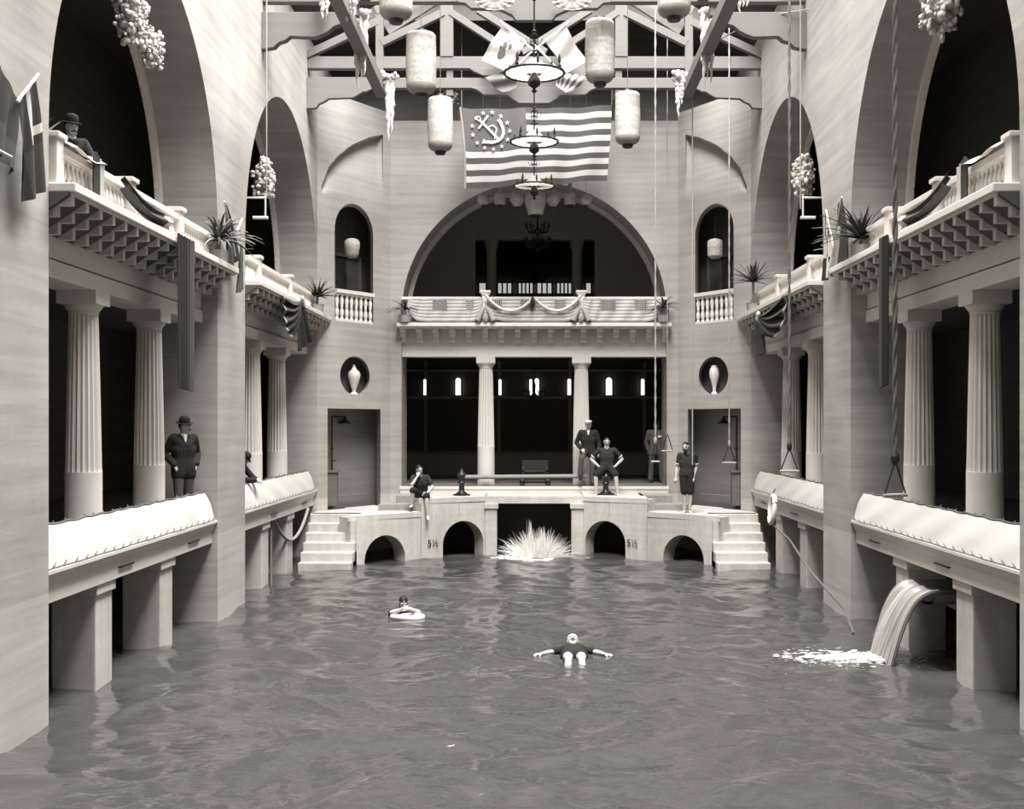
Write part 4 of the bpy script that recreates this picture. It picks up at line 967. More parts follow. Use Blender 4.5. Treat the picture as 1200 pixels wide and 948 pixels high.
trapeze(1049, 14.6, 2.42, .034, 'thick dark twisted rope with a trapeze bar before the right near canvas', ROPED, .36, ang=.5)
trapeze(925, 22, 2.42, .028, 'twisted rope with a trapeze over the right far canvas', ROPED, .32)
trapeze(854.5, 27.8, 2.38, .020, 'pale rope with a trapeze before the right shower recess', ROPE, .3, False)
trapeze(768, 25.5, 2.48, .022, 'pale rope with a short trapeze bar before the man in dark uniform', ROPE, .17, False)
trapeze(782, 29.3, 2.62, .012, 'thin rope with a small trapeze between the uniformed man and the standing bather', ROPE, .27, False, ztop=14.0)
def line(nm, pts, r, mt, label, cat='rope', grp=None):
    o = MB().tube(pts, r, 6).build(nm, mt, loc=pts[0]); tag(o, label, cat, grp); return o
line('hanging_rope', [P(811.5, -20, 28.2), P(811.5, 545, 28.2)], .018, ROPE, 'pale rope hanging straight down beside the standing bather', 'rope', 'plain ropes')
line('hanging_rope', [P(312.5, -10, 22.2), P(312.5, 232, 22.2)], .012, ROPE, 'thin pale rope hanging before the left far arch', 'rope', 'plain ropes')
line('hanging_rope', [P(938, -10, 22.6), P(938, 245, 22.6)], .012, ROPE, 'thin pale rope hanging before the right far arch', 'rope', 'plain ropes')
line('slack_line', [P(843, 46, 24), P(880, 28, 23.6), P(915, 16, 23.2), P(948, 11, 23)], .012, ROPE, 'thin slanted line strung near the right wall under the roof', 'rope')
# gas brackets in the far arches
for s in (-1, 1):
    rt = empty('pipe_bracket', (s * 6.6, 24.0, 7.83)); tag(rt, 'white gas pipe reaching into the %s far arch' % SIDE[s], 'bracket', 'pipe brackets in the far arches')
    MB().tube([(0, 0, 4.55), (0, 0, 0), (-s * 1.2, 0, 0)], .025, 8).build('arm', WHITE, rt)
    g = MB(); g.tube([(-s * 1.2, 0, .08), (-s * 1.2, 0, -.4)], .018, 8); g.tube([(-s * 1.25, 0, -.4), (-s * .95, 0, -.4)], .035, 8); g.build('drop', WHITE, rt)

# ------------------------------------------------------------------ deck furniture
def bollard(px, Y, z, h, label):
    x = Xp(px, Y); rt = empty('valve_stand', (x, Y, z)); tag(rt, label, 'valve stand', 'black valve stands on the dock')
    MB().lathe((0, 0, 0), [(.22, 0), (.22, .03), (.14, .05), (.13, .08)], 20).build('foot', IRON, rt)
    MB().lathe((0, 0, .08), [(.10, 0), (.07, .04), (.07, h * .3), (.1, h * .36), (.07, h * .42), (.09, h * .6), (.12, h * .66), (.1, h * .72), (.05, h * .78), (.03, h * .88)], 20).build('body', IRON, rt, smooth=50)
    return rt
bollard(541, 30.3, 1.47, .68, 'black cast-iron valve stand alone on the left dock block')
bollard(710, 30.55, 1.47, .60, 'black cast-iron stand under the seated man with hands on hips')
rt = empty('springboard', (0, 31.6, 1.65)); tag(rt, 'long pale pole laid level on two roller stands at the deck edge', 'springboard')
MB().tube([P(545, 559, 31.6) - V((0, 31.6, 1.65)), P(688, 558, 31.6) - V((0, 31.6, 1.65))], .055, 10).build('pole', DIML, rt)
for px in (612, 642):
    c_ = P(px, 560, 31.6) - V((0, 31.6, 1.65)); g = MB(); g.box((c_.x - .07, -.12, 0), (c_.x + .07, .12, .04)); g.bar((c_.x - .05, 0, 0), (c_.x - .05, 0, .34), .03); g.bar((c_.x + .05, 0, 0), (c_.x + .05, 0, .34), .03)
    g.lathe((c_.x - .06, 0, .13), [(.045, 0), (.06, .02), (.06, .1), (.045, .12)], 12, axis=(1, 0, 0)); g.build('roller_stand', IRON, rt)
rt = empty('bench', (Xp(627, 33), 33.0, 1.65)); tag(rt, 'dark panelled bench on the deck behind the level pole', 'bench')
MB().box((-.36, -.2, .3), (.36, .2, .36)).build('seat', DARK, rt, bevel=.01); MB().box((-.36, .16, .36), (.36, .22, .62)).build('backrest', DARK, rt, bevel=.01)
for sx in (-.32, .32): MB().box((sx - .04, -.2, 0), (sx + .04, .2, .45)).build('side_panel', DARK, rt, bevel=.01)

# life ring and its rope, hose and pipe
c_ = P(905, 597, 24.0); rt = empty('life_ring', c_); tag(rt, 'white life ring hanging from the ledge of the right far bay', 'life ring')
MB().tube([(.03 * sin(2 * pi * k / 32), .20 * cos(2 * pi * k / 32), .27 * sin(2 * pi * k / 32)) for k in range(32)], .05, 10, closed=True).build('ring', LINEN, rt, smooth=60)
MB().tube([(0, 0, .27), (.06, 0, .42)], .012, 6).build('hanging_cord', ROPED, rt)
line('mooring_line', [c_ + V((0, 0, -.3)), P(925, 632, 23), P(950, 670, 21.2), P(990, 714, 19.6), P(1000, 742, 18.9)], .02, ROPED, 'dark rope slanting from the life ring down into the water', 'rope')
h0, h1 = P(320, 604, 25.2), P(361, 596, 28.2); h0.x = h0.x; pts = []
for k in range(25):
    t = k / 24; p = h0.lerp(h1, t); p.z -= .62 * 4 * t * (1 - t); pts.append(p)
line('hose', pts, .035, ROPE, 'pale hose looped under the ledge of the left far bay', 'hose')
line('pipe', [P(318, 606, 25.0), P(318, 694, 24.2) * 1.0], .018, ROPED, 'thin upright pipe dropping into the water in the left far bay', 'pipe')

# ------------------------------------------------------------------ water spout, fall, splash, foam
rt = empty('water_trough', (5.5, 16.6, .85)); tag(rt, 'zinc trough pouring water between the right near posts', 'trough')
def tr(u, v):  # u along width(Y), v outwards
    return V((-.12 + 1.9 * (1 - v), -.62 + 1.24 * u, .20 * (2 * u - 1) ** 4 + .02 - .02 * v))
MB().sheet(tr, 20, 8, th=(0, 0, -.04)).build('channel', METAL, rt, smooth=50)
MB().bar((0.5, -.6, -.12), (.5, .6, -.12), .12).build('support', CONC, rt)
def fall(u, v):
    t = v; x = 5.42 - .62 * t ** .8 * 1.0 + .02 * sin(u * 30); z = 1.0 - .02 * t - .98 * t * t + .06 * (2 * u - 1) ** 2 * (1 - t)
    return V((x + .05 * sin(u * pi), 16.02 + 1.15 * u + .03 * sin(t * 4) + (.12 * (1 - u) - .12 * u) * t, z + .012 * sin(u * 47 + t * 3)))
m = MB(); m.sheet(fall, 60, 24, th=(.03, 0, -.02)); o = m.build('water_fall', FALL, smooth=60, loc=(5.4, 16.6, .9)); tag(o, 'smooth sheet of water falling from the zinc trough', 'waterfall')
rnd = random.Random(5); g = MB()
for k in range(850):
    a = rnd.uniform(0, 2 * pi); d = abs(rnd.gauss(0, 1)); x = 4.75 + .42 * d * cos(a) - abs(rnd.gauss(0, .42)); y = 16.75 + .40 * d * sin(a)
    r = rnd.uniform(.006, .042) * max(.2, 1 - .36 * d); g.ell((x, y, .01 + rnd.uniform(0, .025)), (r * 2.6, r * .7, r * .3), 6)
o = g.build('foam', FOAM, smooth=60, loc=(4.8, 16.75, 0)); tag(o, 'white foam churned up where the waterfall strikes the pool', 'foam', None, 'stuff')
cx, cy = Xp(629, 29.1), 29.1; g = MB()
def jet(b0, d, L_, r, drop=.1):
    g.tube([b0, b0 + d * L_ * .45, b0 + d * L_ * .8 + V((0, 0, -drop * .5)), b0 + d * L_ + V((0, 0, -drop))], [r, r * .9, r * .5, r * .1], 3)
for k in range(1100):
    a = max(-1.45, min(1.45, rnd.gauss(0, .75))); L_ = rnd.uniform(.1, 1) ** .8 * .85; d = V((sin(a), rnd.gauss(0, .3), cos(a))).normalized(); b0 = V((cx + rnd.gauss(0, .13) + .3 * sin(a), cy + rnd.gauss(0, .12), -.03))
    jet(b0, d, L_, rnd.uniform(.003, .010), .15 * abs(a))
for dx, hh in ((-.17, 1.0), (.17, .85), (-.4, .5), (.42, .5)):
    for k in range(60): jet(V((cx + dx * .8 + rnd.gauss(0, .035), cy + rnd.gauss(0, .05), -.03)), V((dx * .12 + rnd.gauss(0, .04), rnd.gauss(0, .05), 1)).normalized(), hh * rnd.uniform(.3, 1), rnd.uniform(.006, .014), 0)
for k in range(450):
    x_, z_ = rnd.gauss(0, .27), abs(rnd.gauss(0, .13)); r = rnd.uniform(.006, .022); g.ell((cx + x_, cy + rnd.gauss(0, .12), z_), (r * .8, r * .8, r * 1.8), 6)
o = g.build('splash', SPRAY, smooth=60, loc=(cx, cy, 0)); tag(o, 'burst of white spray thrown up before the dark opening of the dock', 'splash')
g = MB()
for k in range(500): x, y = cx + rnd.gauss(0, .42), cy + rnd.gauss(-.05, .2); r = rnd.uniform(.008, .04); g.ell((x, y, .015), (r * 2, r, r * .4), 8)
o = g.build('foam', FOAM, smooth=60, loc=(cx, cy, 0)); tag(o, 'white foam at the foot of the splash by the dock', 'foam', None, 'stuff')

# ------------------------------------------------------------------ people
def cap(g, a, ra, b, rb, n=14):                      # tapered capsule
    a, b = V(a), V(b); d = b - a; L_ = max(d.length, 1e-4); pr = []
    for k in range(5): t = pi / 2 * k / 4; pr.append((max(.0015, ra * sin(t)), -ra * cos(t)))
    for k in range(1, 5): t = pi / 2 * k / 4; pr.append((max(.0015, rb * cos(t)), L_ + rb * sin(t))) if k else None
    pr.insert(5, (rb, L_)); g.lathe(a, pr, n, axis=d / L_ if L_ > 1e-3 else None)
def blobs(name, g, vox, mt, parent, sm=8):           # fuse the lumps into one continuous surface
    me = bpy.data.meshes.new('tmp'); me.from_pydata(g.v, [], g.f); o = bpy.data.objects.new('tmp', me); C.objects.link(o)
    bm = bmesh.new(); bm.from_mesh(me); bmesh.ops.recalc_face_normals(bm, faces=bm.faces); bm.to_mesh(me); bm.free()
    r = o.modifiers.new('r', 'REMESH'); r.mode = 'VOXEL'; r.voxel_size = vox; r.use_smooth_shade = True
    sm_ = o.modifiers.new('s', 'SMOOTH'); sm_.iterations = sm; sm_.factor = .5
    dg = bpy.context.evaluated_depsgraph_get(); dg.update(); nm = bpy.data.meshes.new_from_object(o.evaluated_get(dg)); nm.name = name
    bpy.data.objects.remove(o); nm.materials.clear(); nm.materials.append(mt); nm.shade_smooth()
    o = bpy.data.objects.new(name, nm); C.objects.link(o); o.parent = parent; return o
def lerp(a, b, t): return V(a).lerp(V(b), t)
def hand(g, wr, d, side, curl=.6, palm=V((0, 0, -1))):
    wr, d = V(wr), V(d).normalized(); pn = (palm - d * palm.dot(d)).normalized(); lat = d.cross(pn).normalized()
    c = wr + d * .05; 
    for k in (-1, 0, 1): cap(g, wr + lat * .012 * k + d * .01, .016, wr + d * .085 + lat * .026 * k, .015, 10)
    for k, L_ in zip((-1.5, -.5, .5, 1.5), (.062, .075, .07, .055)):
        b = wr + d * .088 + lat * .019 * k; d1 = (d * cos(curl * .6) + pn * sin(curl * .6)); m1 = b + d1 * L_ * .45; d2 = (d * cos(curl * 1.5) + pn * sin(curl * 1.5)); m2 = m1 + d2 * L_ * .55
        cap(g, b, .0095, m1, .009, 8); cap(g, m1, .009, m2, .0075, 8)
    tb = wr + d * .03 - lat * .03 * side; t1 = tb + (d * .6 - lat * side * .7 + pn * .3).normalized() * .04; t2 = t1 + (d * .9 + pn * .4).normalized() * .03
    cap(g, tb, .013, t1, .011, 8); cap(g, t1, .011, t2, .009, 8)
def person(loc, rz, J, label, wear, hat=None, hair=HAIR, beard='moustache', skin=SKIN, bald=False, vox=.0085, look=(0, -1, 0)):
    """J: joints in metres around the root, facing -Y. Keys pel, chest, neck, head, shL/elL/wrL, hipL/knL/anL and R; hand dirs hdL/hdR; foot dirs ftL/ftR."""
    rt = empty('person', loc, rz); tag(rt, label, 'person')
    J = {k: V(v) for k, v in J.items()}
    up = (J['head'] - J['neck']).normalized(); fwd = V(look); fwd = (fwd - up * fwd.dot(up)).normalized(); lat = fwd.cross(up)
    spine = (J['neck'] - J['pel']).normalized(); sl = (J['shL'] - J['shR']).normalized(); dep = sl.cross(spine)
    def torso(g, k):
        for t in (-1, -.35, .35, 1): cap(g, J['pel'] + sl * .09 * t, .095 + k, lerp(J['pel'], J['chest'], .55) + sl * .068 * t, .088 + k, 12)
        for t in (-1, -.35, .35, 1): cap(g, lerp(J['pel'], J['chest'], .5) + sl * .068 * t, .088 + k, J['chest'] + sl * .085 * t, .105 + k, 12)
        for sd in 'LR': cap(g, lerp(J['chest'], J['neck'], .25) + sl * (.05 if sd == 'L' else -.05), .10 + k, lerp(J['sh' + sd], J['neck'], .12), .058 + k, 12)
        cap(g, lerp(J['shL'], J['shR'], .2), .055 + k, lerp(J['shL'], J['shR'], .8), .055 + k)
    def arm(g, sd, k, t0=0, t1=2):
        a, b, c = J['sh' + sd], J['el' + sd], J['wr' + sd]
        if t1 <= 1: cap(g, a, .052 + k, lerp(a, b, t1), .047 + k); return
        cap(g, a, .052 + k, b, .038 + k); cap(g, b, .038 + k, lerp(b, c, .3), .040 + k); cap(g, lerp(b, c, .3), .040 + k, lerp(b, c, (t1 - 1)), .026 + k + .008 * (k > .01))
    def leg(g, sd, k, t1=2):
        a, b, c = J['hip' + sd], J['kn' + sd], J['an' + sd]
        if t1 <= 1: cap(g, a, .088 + k, lerp(a, b, t1), .068 + k + .008); return
        cap(g, a, .088 + k, b, .054 + k); bk = V(dep) * -.018
        cap(g, b, .054 + k, lerp(b, c, .32) - dep * -.0, .055 + k)
        cap(g, lerp(b, c, .32), .055 + k, lerp(b, c, min(1, t1 - 1)), .036 + k + (.022 if k > .01 else 0))
    def foot(g, sd, k=0):
        c = J['an' + sd]; f = J.get('ft' + sd, V((0, -1, -.35))).normalized(); hd = V((0, 0, -1)) if abs(f.z) < .7 else V((0, .3, -.3))
        heel = c + hd * .05 - f * .03; cap(g, c, .036 + k, heel, .032 + k, 10)
        side = f.cross(V((0, 0, 1))).normalized() if abs(f.z) < .95 else V((1, 0, 0))
        for t in (-1, 0, 1): cap(g, heel, .03 + k, c + hd * .065 + f * (.15 - .015 * abs(t)) + side * .022 * t, .020 + k, 10)
    # body
    g = MB(); torso(g, 0); cap(g, J['neck'] - spine * .04, .058, lerp(J['neck'], J['head'], .7), .052)
    hc = J['head']
    for sc, off, rad in ((0, V((0, 0, 0)), 0),):
        pass
    hm = MB(); hm.ell((0, 0, 0), (.074, .094, .108), 20)                                   # skull
    M = Matrix((lat, -fwd, up)).transposed()
    cap(hm, (-.022, -.045, -.07), .036, (.022, -.045, -.07), .036, 10)                      # jaw
    cap(hm, (0, -.068, -.098), .021, (0, -.062, -.09), .022, 10)                             # chin
    cap(hm, (0, -.094, .012), .009, (0, -.112, -.022), .0135, 8)                             # nose
    for sx in (-1, 1): cap(hm, (sx * .076, .0, .015), .012, (sx * .073, -.002, -.022), .010, 8); cap(hm, (sx * .018, -.088, .025), .011, (sx * .042, -.082, .027), .010, 8)
    for sx in (-1, 1): cap(hm, (sx * .005, -.098, -.052), .008, (sx * .016, -.092, -.054), .006, 8)
    g.add([hc + M @ V(p) for p in hm.v], hm.f)
    for sd in 'LR':
        arm(g, sd, 0); leg(g, sd, 0)
        if 'shoes' not in wear: foot(g, sd)
        elif True: foot(g, sd, -.004)
        d = J.get('hd' + sd, J['wr' + sd] - J['el' + sd]); hand(g, J['wr' + sd], d, 1 if sd == 'L' else -1, J.get('curl', V((.7, 0, 0))).x, J.get('pn' + sd, V((0, 1, -.2))))
    blobs('body', g, vox, skin, rt, 3)
    def onhead(nm, h, mt, smooth=50):
        return MB().add([hc + M @ V(p) for p in h.v], h.f).build(nm, mt, rt, smooth=smooth)
    h = MB()
    for sx in (-1, 1): h.ell((sx * .030, -.0865, .012), (.011, .006, .007), 8)
    cap(h, (-.03, -.078, .012), .002, (.03, -.078, .012), .002, 6)
    onhead('eyes', h, INK)
    h = MB()
    for sx in (-1, 1): cap(h, (sx * .016, -.096, .032), .005, (sx * .042, -.086, .033), .004, 6)
    onhead('eyebrows', h, hair)
    if beard == 'moustache':
        h = MB(); [cap(h, (0, -.108, -.038), .009, (sx * .034, -.094, -.050), .006, 8) for sx in (-1, 1)]; onhead('moustache', h, hair)
    elif beard == 'beard':
        h = MB(); [cap(h, (0, -.108, -.038), .009, (sx * .034, -.094, -.050), .007, 8) for sx in (-1, 1)]; h.ell((0, -.072, -.098), (.05, .042, .045), 12); [cap(h, (sx * .068, -.02, -.01), .012, (sx * .04, -.06, -.085), .02, 8) for sx in (-1, 1)]; onhead('beard', h, hair)
    if not bald:
        h = MB(); h.ell((0, .014, .030), (.080, .092, .088), 18)
        h.v = [(x, y, max(z, -.03 if y > .02 else .045 + max(0, -y - .02) * .35)) for x, y, z in h.v]; onhead('hair', h, hair)
    if hat:
        h = MB()
        if hat == 'bowler':
            h.lathe((0, .005, .05), [(.13, 0), (.14, .008), (.13, .014), (.088, .012), (.087, .05), (.08, .09), (.055, .115), (.01, .124)], 24, sq=(.86, 1.05)); onhead('bowler_hat', h, CLOTHD)
        elif hat == 'yacht':
            h.lathe((0, .005, .045), [(.088, 0), (.09, .03), (.105, .05), (.10, .07), (.02, .078)], 24, sq=(.92, 1.08)); onhead('white_cap', h, LINEN)
            h = MB(); h.ell((0, -.1, .045), (.055, .035, .008), 12); onhead('cap_visor', h, IRON)
        elif hat == 'dark_cap':
            h.lathe((0, .005, .045), [(.088, 0), (.09, .03), (.1, .05), (.095, .07), (.02, .078)], 24, sq=(.92, 1.08)); h.ell((0, -.1, .045), (.055, .035, .008), 12); onhead('dark_cap', h, CLOTHD)
        elif hat == 'bathing':
            h.ell((0, .012, .035), (.084, .1, .092), 18); h.v = [(x, y, max(z, .02 + max(0, -y) * .4)) for x, y, z in h.v]; onhead('white_bathing_cap', h, LINEN)
    # clothes
    for wname, mt in wear.items():
        g = MB()
        if wname == 'bathing_shirt':
            torso(g, .012); [arm(g, sd, .016, 0, .62) for sd in 'LR']
        elif wname == 'shorts':
            for t in (-1, 0, 1): cap(g, J['pel'] + sl * .085 * t + spine * .05, .105, J['pel'] + sl * .075 * t, .11, 12)
            [leg(g, sd, .016, J['sl'].x if 'sl' in J else .93) for sd in 'LR']
        elif wname == 'jacket':
            torso(g, .022); [arm(g, sd, .018, 0, 1.93) for sd in 'LR']
            dn = V((0, 0, -1))
            for t in (-1, -.3, .3, 1): cap(g, J['pel'] + sl * .09 * t, .118, lerp(J['pel'] + sl * .10 * t, (J['hipL'] if t > 0 else J['hipR']).lerp(J['knL'] if t > 0 else J['knR'], .28), .8), .115, 12)
        elif wname == 'waistcoat': torso(g, .014)
        elif wname == 'trousers': 
            for t in (-1, 0, 1): cap(g, J['pel'] + sl * .07 * t + spine * .03, .11, J['pel'] + sl * .06 * t, .105, 12)
            [leg(g, sd, .017, 1.97) for sd in 'LR']
        elif wname == 'shoes': [foot(g, sd, .008) for sd in 'LR']
        elif wname == 'shirt_front':
            c0 = J['neck'] + dep * 0; ff = fwd if abs(fwd.dot(dep)) < 2 else fwd
            f2 = dep if dep.dot(V((0, -1, 0))) > -.2 else -dep
            cap(g, J['neck'] + f2 * .05 - spine * .02, .042, J['chest'] + f2 * .105 + spine * .13, .016, 12)
        elif wname == 'collar': g.lathe(J['neck'] + spine * -.005, [(.064, 0), (.066, .03), (.055, .045)], 20, axis=up); g.build('collar', mt, rt, smooth=50); continue
        elif wname == 'trim':
            for sd in 'LR': a_, b_ = J['sh' + sd], J['el' + sd]; p = lerp(a_, b_, .66); g.lathe(p, [(.066, 0), (.067, .022), (.055, .024)], 16, axis=(b_ - a_).normalized())
            g.build('sleeve_trim', mt, rt, smooth=50); continue
        blobs(wname, g, .010, mt, rt, 4)
    return rt

# man in bowler hat leaning on the left pier, hands in pockets
J = dict(pel=(0, 0, .93), chest=(0, .02, 1.22), neck=(0, 0, 1.46), head=(.0, -.03, 1.60), shL=(.18, .02, 1.40), shR=(-.18, .02, 1.40),
         elL=(.26, .09, 1.15), wrL=(.19, -.06, .98), elR=(-.28, .10, 1.15), wrR=(-.18, -.08, .97), hipL=(.09, 0, .90), hipR=(-.09, 0, .90),
         knL=(.08, .02, .49), anL=(.07, .04, .09), knR=(-.10, -.05, .49), anR=(-.11, .0, .09), hdL=(-.5, -.2, -.8), hdR=(.5, -.2, -.8))
person((-5.72, 19.5, 1.65), R(35), J, 'man in a bowler hat and dark suit leaning on the left pier, hands at pockets', {'waistcoat': CLOTHN, 'trousers': CLOTHM, 'jacket': CLOTHD, 'shirt_front': LINEN, 'collar': LINEN, 'shoes': CLOTHD}, 'bowler', look=(.75, -.65, 0))
# person leaning over the left far canvas
J = dict(pel=(0, .35, .42), chest=(0, .17, .60), neck=(0, .04, .78), head=(0, -.06, .88), shL=(.18, .05, .72), shR=(-.18, .05, .72),
         elL=(.22, -.16, .50), wrL=(.08, -.34, .47), elR=(-.22, -.16, .50), wrR=(-.06, -.34, .48), hipL=(.1, .35, .40), hipR=(-.1, .35, .40),
         knL=(.13, -.02, .38), anL=(.13, .05, .06), knR=(-.13, -.02, .38), anR=(-.13, .05, .06))
person((-5.68, 23.15, 1.72), R(75), J, 'person in dark coat and hat leaning on the canvas of the left far bay', {'jacket': CLOTHD, 'trousers': CLOTHD, 'shoes': CLOTHD, 'collar': LINEN}, 'bowler', look=(-.1, -1, -.2))
rt = empty('stool', (-6.0, 23.23, 1.65)); tag(rt, 'low dark stool under the person leaning on the left far canvas', 'stool')
MB().lathe((0, 0, .3), [(.17, 0), (.17, .04)], 20).build('seat', DARK, rt); [MB().tube([(.1 * cos(a), .1 * sin(a), .3), (.14 * cos(a), .14 * sin(a), 0)], .015, 8).build('leg', DARK, rt) for a in (.5, 2.1, 3.7, 5.3)]
# figure in the upper left gallery
J = dict(pel=(0, .12, .50), chest=(0, .05, .78), neck=(0, 0, 1.02), head=(0, -.03, 1.15), shL=(.19, .02, .96), shR=(-.19, .02, .96),
         elL=(.27, -.1, .72), wrL=(.12, -.32, .66), elR=(-.27, -.1, .72), wrR=(-.1, -.32, .66), hipL=(.1, .12, .48), hipR=(-.1, .12, .48),
         knL=(.12, -.26, .46), anL=(.12, -.22, .09), knR=(-.12, -.26, .46), anR=(-.12, -.22, .09))
person((-5.88, 15.15, 5.9), R(45), J, 'dark-dressed seated person behind the left near balustrade', {'jacket': CLOTHD, 'trousers': CLOTHD, 'shoes': CLOTHD, 'collar': LINEN}, 'bowler')
rt = empty('chair', (-5.95, 15.23, 5.9), R(45)); tag(rt, 'dark chair under the person in the left near gallery', 'chair')
MB().box((-.2, -.05, .36), (.2, .34, .4)).build('seat', DARK, rt); MB().box((-.2, .32, .4), (.2, .35, .85)).build('backrest', DARK, rt)
for a in (-.18, .18):
    for b in (-.03, .32): MB().box((a - .02, b - .02, 0), (a + .02, b + .02, .36)).build('leg', DARK, rt)
# seated bather, left, hand at chin
J = dict(pel=(0, .0, .10), chest=(-.02, -.08, .36), neck=(-.03, -.14, .57), head=(-.05, -.19, .70), shL=(.15, -.10, .50), shR=(-.20, -.11, .50),
         elL=(.27, -.16, .26), wrL=(.14, -.34, .13), elR=(-.22, -.34, .33), wrR=(-.09, -.30, .54), hipL=(.09, -.02, .09), hipR=(-.10, -.02, .09),
         knL=(.13, -.43, .05), anL=(.15, -.45, -.37), knR=(-.20, -.36, .20), anR=(-.23, -.30, -.12), hdL=(-.5, -.6, -.3), hdR=(.45, .3, .85), ftL=(.15, -.6, -.8), ftR=(-.2, -1, -.1), pnR=(0, 1, 0))
person((-2.78, 29.42, 1.47), R(5), J, 'bather in dark costume seated on the left dock block, hand at chin', {'bathing_shirt': CLOTHN, 'shorts': CLOTHD}, None, look=(.35, -1, -.1))
# captain
J = dict(pel=(.0, .0, .93), chest=(0, .0, 1.22), neck=(0, -.01, 1.46), head=(0, -.03, 1.60), shL=(.20, .01, 1.40), shR=(-.20, .01, 1.40),
         elL=(.29, .02, 1.13), wrL=(.27, -.07, .90), elR=(-.31, .02, 1.14), wrR=(-.19, -.20, .98), hipL=(.1, 0, .9), hipR=(-.1, 0, .9),
         knL=(.11, -.03, .49), anL=(.12, .02, .09), knR=(-.19, -.30, .72), anR=(-.22, -.26, .31), hdR=(.5, -.4, -.6), hdL=(0, -.3, -1))
person((1.42, 31.42, 1.65), 0, J, 'man in white yachting cap and dark jacket, one foot up on the level pole', {'jacket': CLOTHD, 'trousers': CLOTHM, 'shirt_front': LINEN, 'shoes': CLOTHD}, 'yacht')
# seated bather with hands on hips
J = dict(pel=(0, 0, .11), chest=(0, .0, .40), neck=(0, -.01, .63), head=(0, -.03, .775), shL=(.20, .0, .56), shR=(-.20, .0, .56),
         elL=(.40, .05, .33), wrL=(.20, -.09, .14), elR=(-.40, .05, .33), wrR=(-.20, -.09, .14), hipL=(.1, -.03, .09), hipR=(-.1, -.03, .09),
         knL=(.20, -.40, -.05), anL=(.25, -.38, -.50), knR=(-.30, -.38, -.05), anR=(-.29, -.36, -.50), hdL=(-.8, -.2, -.35), hdR=(.8, -.2, -.35), ftL=(.25, -1, -.1), ftR=(-.4, -1, -.1))
person((Xp(711, 30.55), 30.55, 2.05), 0, J, 'moustached bather sitting with hands on hips and knees apart', {'bathing_shirt': CLOTHN, 'shorts': CLOTHD, 'trim': LINEN, 'collar': LINEN}, None)
# man in dark uniform
J = dict(pel=(0, 0, .93), chest=(0, 0, 1.22), neck=(0, 0, 1.45), head=(0, -.02, 1.59), shL=(.21, 0, 1.39), shR=(-.21, 0, 1.39),
         elL=(.27, .06, 1.12), wrL=(.22, .08, .9), elR=(-.27, .06, 1.12), wrR=(-.22, .08, .9), hipL=(.1, 0, .9), hipR=(-.1, 0, .9),
         knL=(.14, 0, .49), anL=(.16, 0, .09), knR=(-.14, 0, .49), anR=(-.16, 0, .09))
up_ = person((Xp(769, 33.2), 33.2, 1.65), 0, J, 'man in grey uniform and cap standing in the shade behind a trapeze rope', {'jacket': mat('uniform', .10, .9), 'trousers': mat('uniform', .10, .9), 'shoes': CLOTHD}, 'dark_cap', skin=mat('skin_dark', .2, .6))
g = MB(); g.box((.03, -.15, 1.26), (.13, -.135, 1.31)); g.box((.19, -.13, 1.02), (.25, -.115, 1.12)); g.build('badges', LINEN, up_)
# standing bather at right
J = dict(pel=(0, .0, .92), chest=(0, .02, 1.21), neck=(-.01, .01, 1.45), head=(-.03, -.02, 1.59), shL=(.19, .03, 1.38), shR=(-.17, -.01, 1.38),
         elL=(.22, .08, 1.10), wrL=(.16, -.04, .87), elR=(-.23, .02, 1.10), wrR=(-.26, -.06, .86), hipL=(.085, 0, .89), hipR=(-.085, 0, .89),
         knL=(.08, -.02, .49), anL=(.07, .02, .09), knR=(-.06, -.02, .49), anR=(-.06, .02, .09), ftL=(.25, -1, -.1), ftR=(-.3, -1, -.1))
person((Xp(805, 28.6), 28.6, 1.15), R(-8), J, 'moustached bather in dark costume standing on the right dock platform', {'bathing_shirt': CLOTHN, 'shorts': CLOTHD, 'trim': LINEN}, None, beard='beard', look=(-.3, -1, 0))
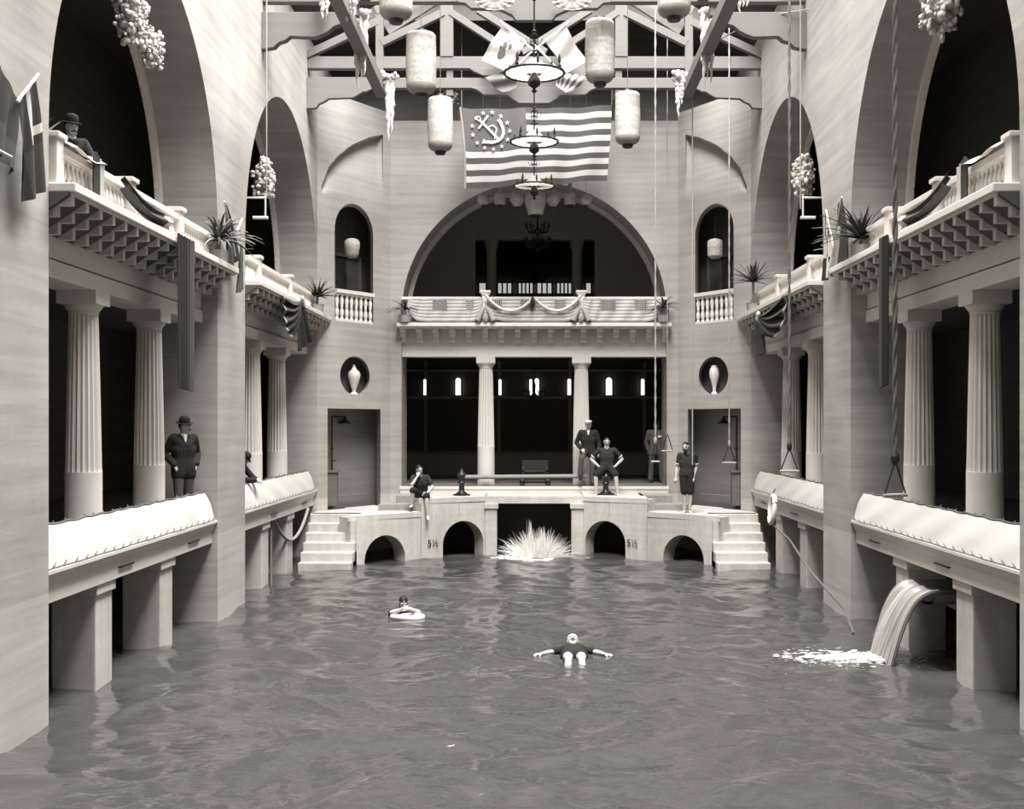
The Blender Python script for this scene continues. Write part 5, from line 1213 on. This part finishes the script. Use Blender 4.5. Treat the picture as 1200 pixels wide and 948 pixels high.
# swimmer with float
J = dict(pel=(-.2, .75, -.28), chest=(-.06, .30, -.12), neck=(0, .10, .0), head=(0.02, .03, .14), shL=(.17, .10, -.06), shR=(-.18, .12, -.06),
         elL=(.30, -.10, .0), wrL=(.14, -.22, .07), elR=(-.16, -.14, .0), wrR=(.06, -.20, .07), hipL=(-.1, .78, -.3), hipR=(-.3, .78, -.3),
         knL=(-.1, 1.15, -.4), anL=(-.1, 1.5, -.5), knR=(-.3, 1.15, -.4), anR=(-.3, 1.5, -.5), ftL=(0, 1, -.3), ftR=(0, 1, -.3), hdL=(-1, -.1, 0), hdR=(1, -.1, 0))
sx, sy = Xp(471, 20.4), 20.4
person((sx, sy, .09), 0, J, 'dark-haired bearded swimmer resting his arms on a white float', {'bathing_shirt': CLOTHD, 'shorts': CLOTHD}, None, beard='beard', look=(.25, -1, 0))
g = MB(); g.tube([(.25 * cos(2 * pi * k / 28) , .13 * sin(2 * pi * k / 28), .01 * sin(4 * pi * k / 28)) for k in range(28)], .05, 10, closed=True)
o = g.build('swim_float', LINEN, smooth=60); o.location = (sx + .12, sy - .26, .03); tag(o, 'white ring float under the arms of the dark-haired swimmer', 'float')
# floating swimmer on back
J = dict(pel=(0, -.28, .02), chest=(0, .0, .03), neck=(0, .25, .03), head=(0, .36, .11), shL=(.19, .17, .01), shR=(-.19, .17, .01),
         elL=(.33, .0, .02), wrL=(.44, -.14, .02), elR=(-.33, .0, .02), wrR=(-.46, -.12, .02), hipL=(.095, -.32, .03), hipR=(-.095, -.32, .03),
         knL=(.09, -.68, .06), anL=(.12, -.95, -.32), knR=(-.09, -.68, .06), anR=(-.12, -.95, -.32), hdL=(.8, -.5, 0), hdR=(-.8, -.5, 0), ftL=(0, -.6, -.8), ftR=(0, -.6, -.8), pnL=(0, 0, -1), pnR=(0, 0, -1), sl=(.25, 0, 0))
person((Xp(672, 17.1), 17.1, 0), 0, J, 'bather in white cap floating with arms spread in the middle of the pool', {'bathing_shirt': CLOTHD, 'shorts': CLOTHD}, 'bathing', beard='moustache', look=(0, -1, .35))
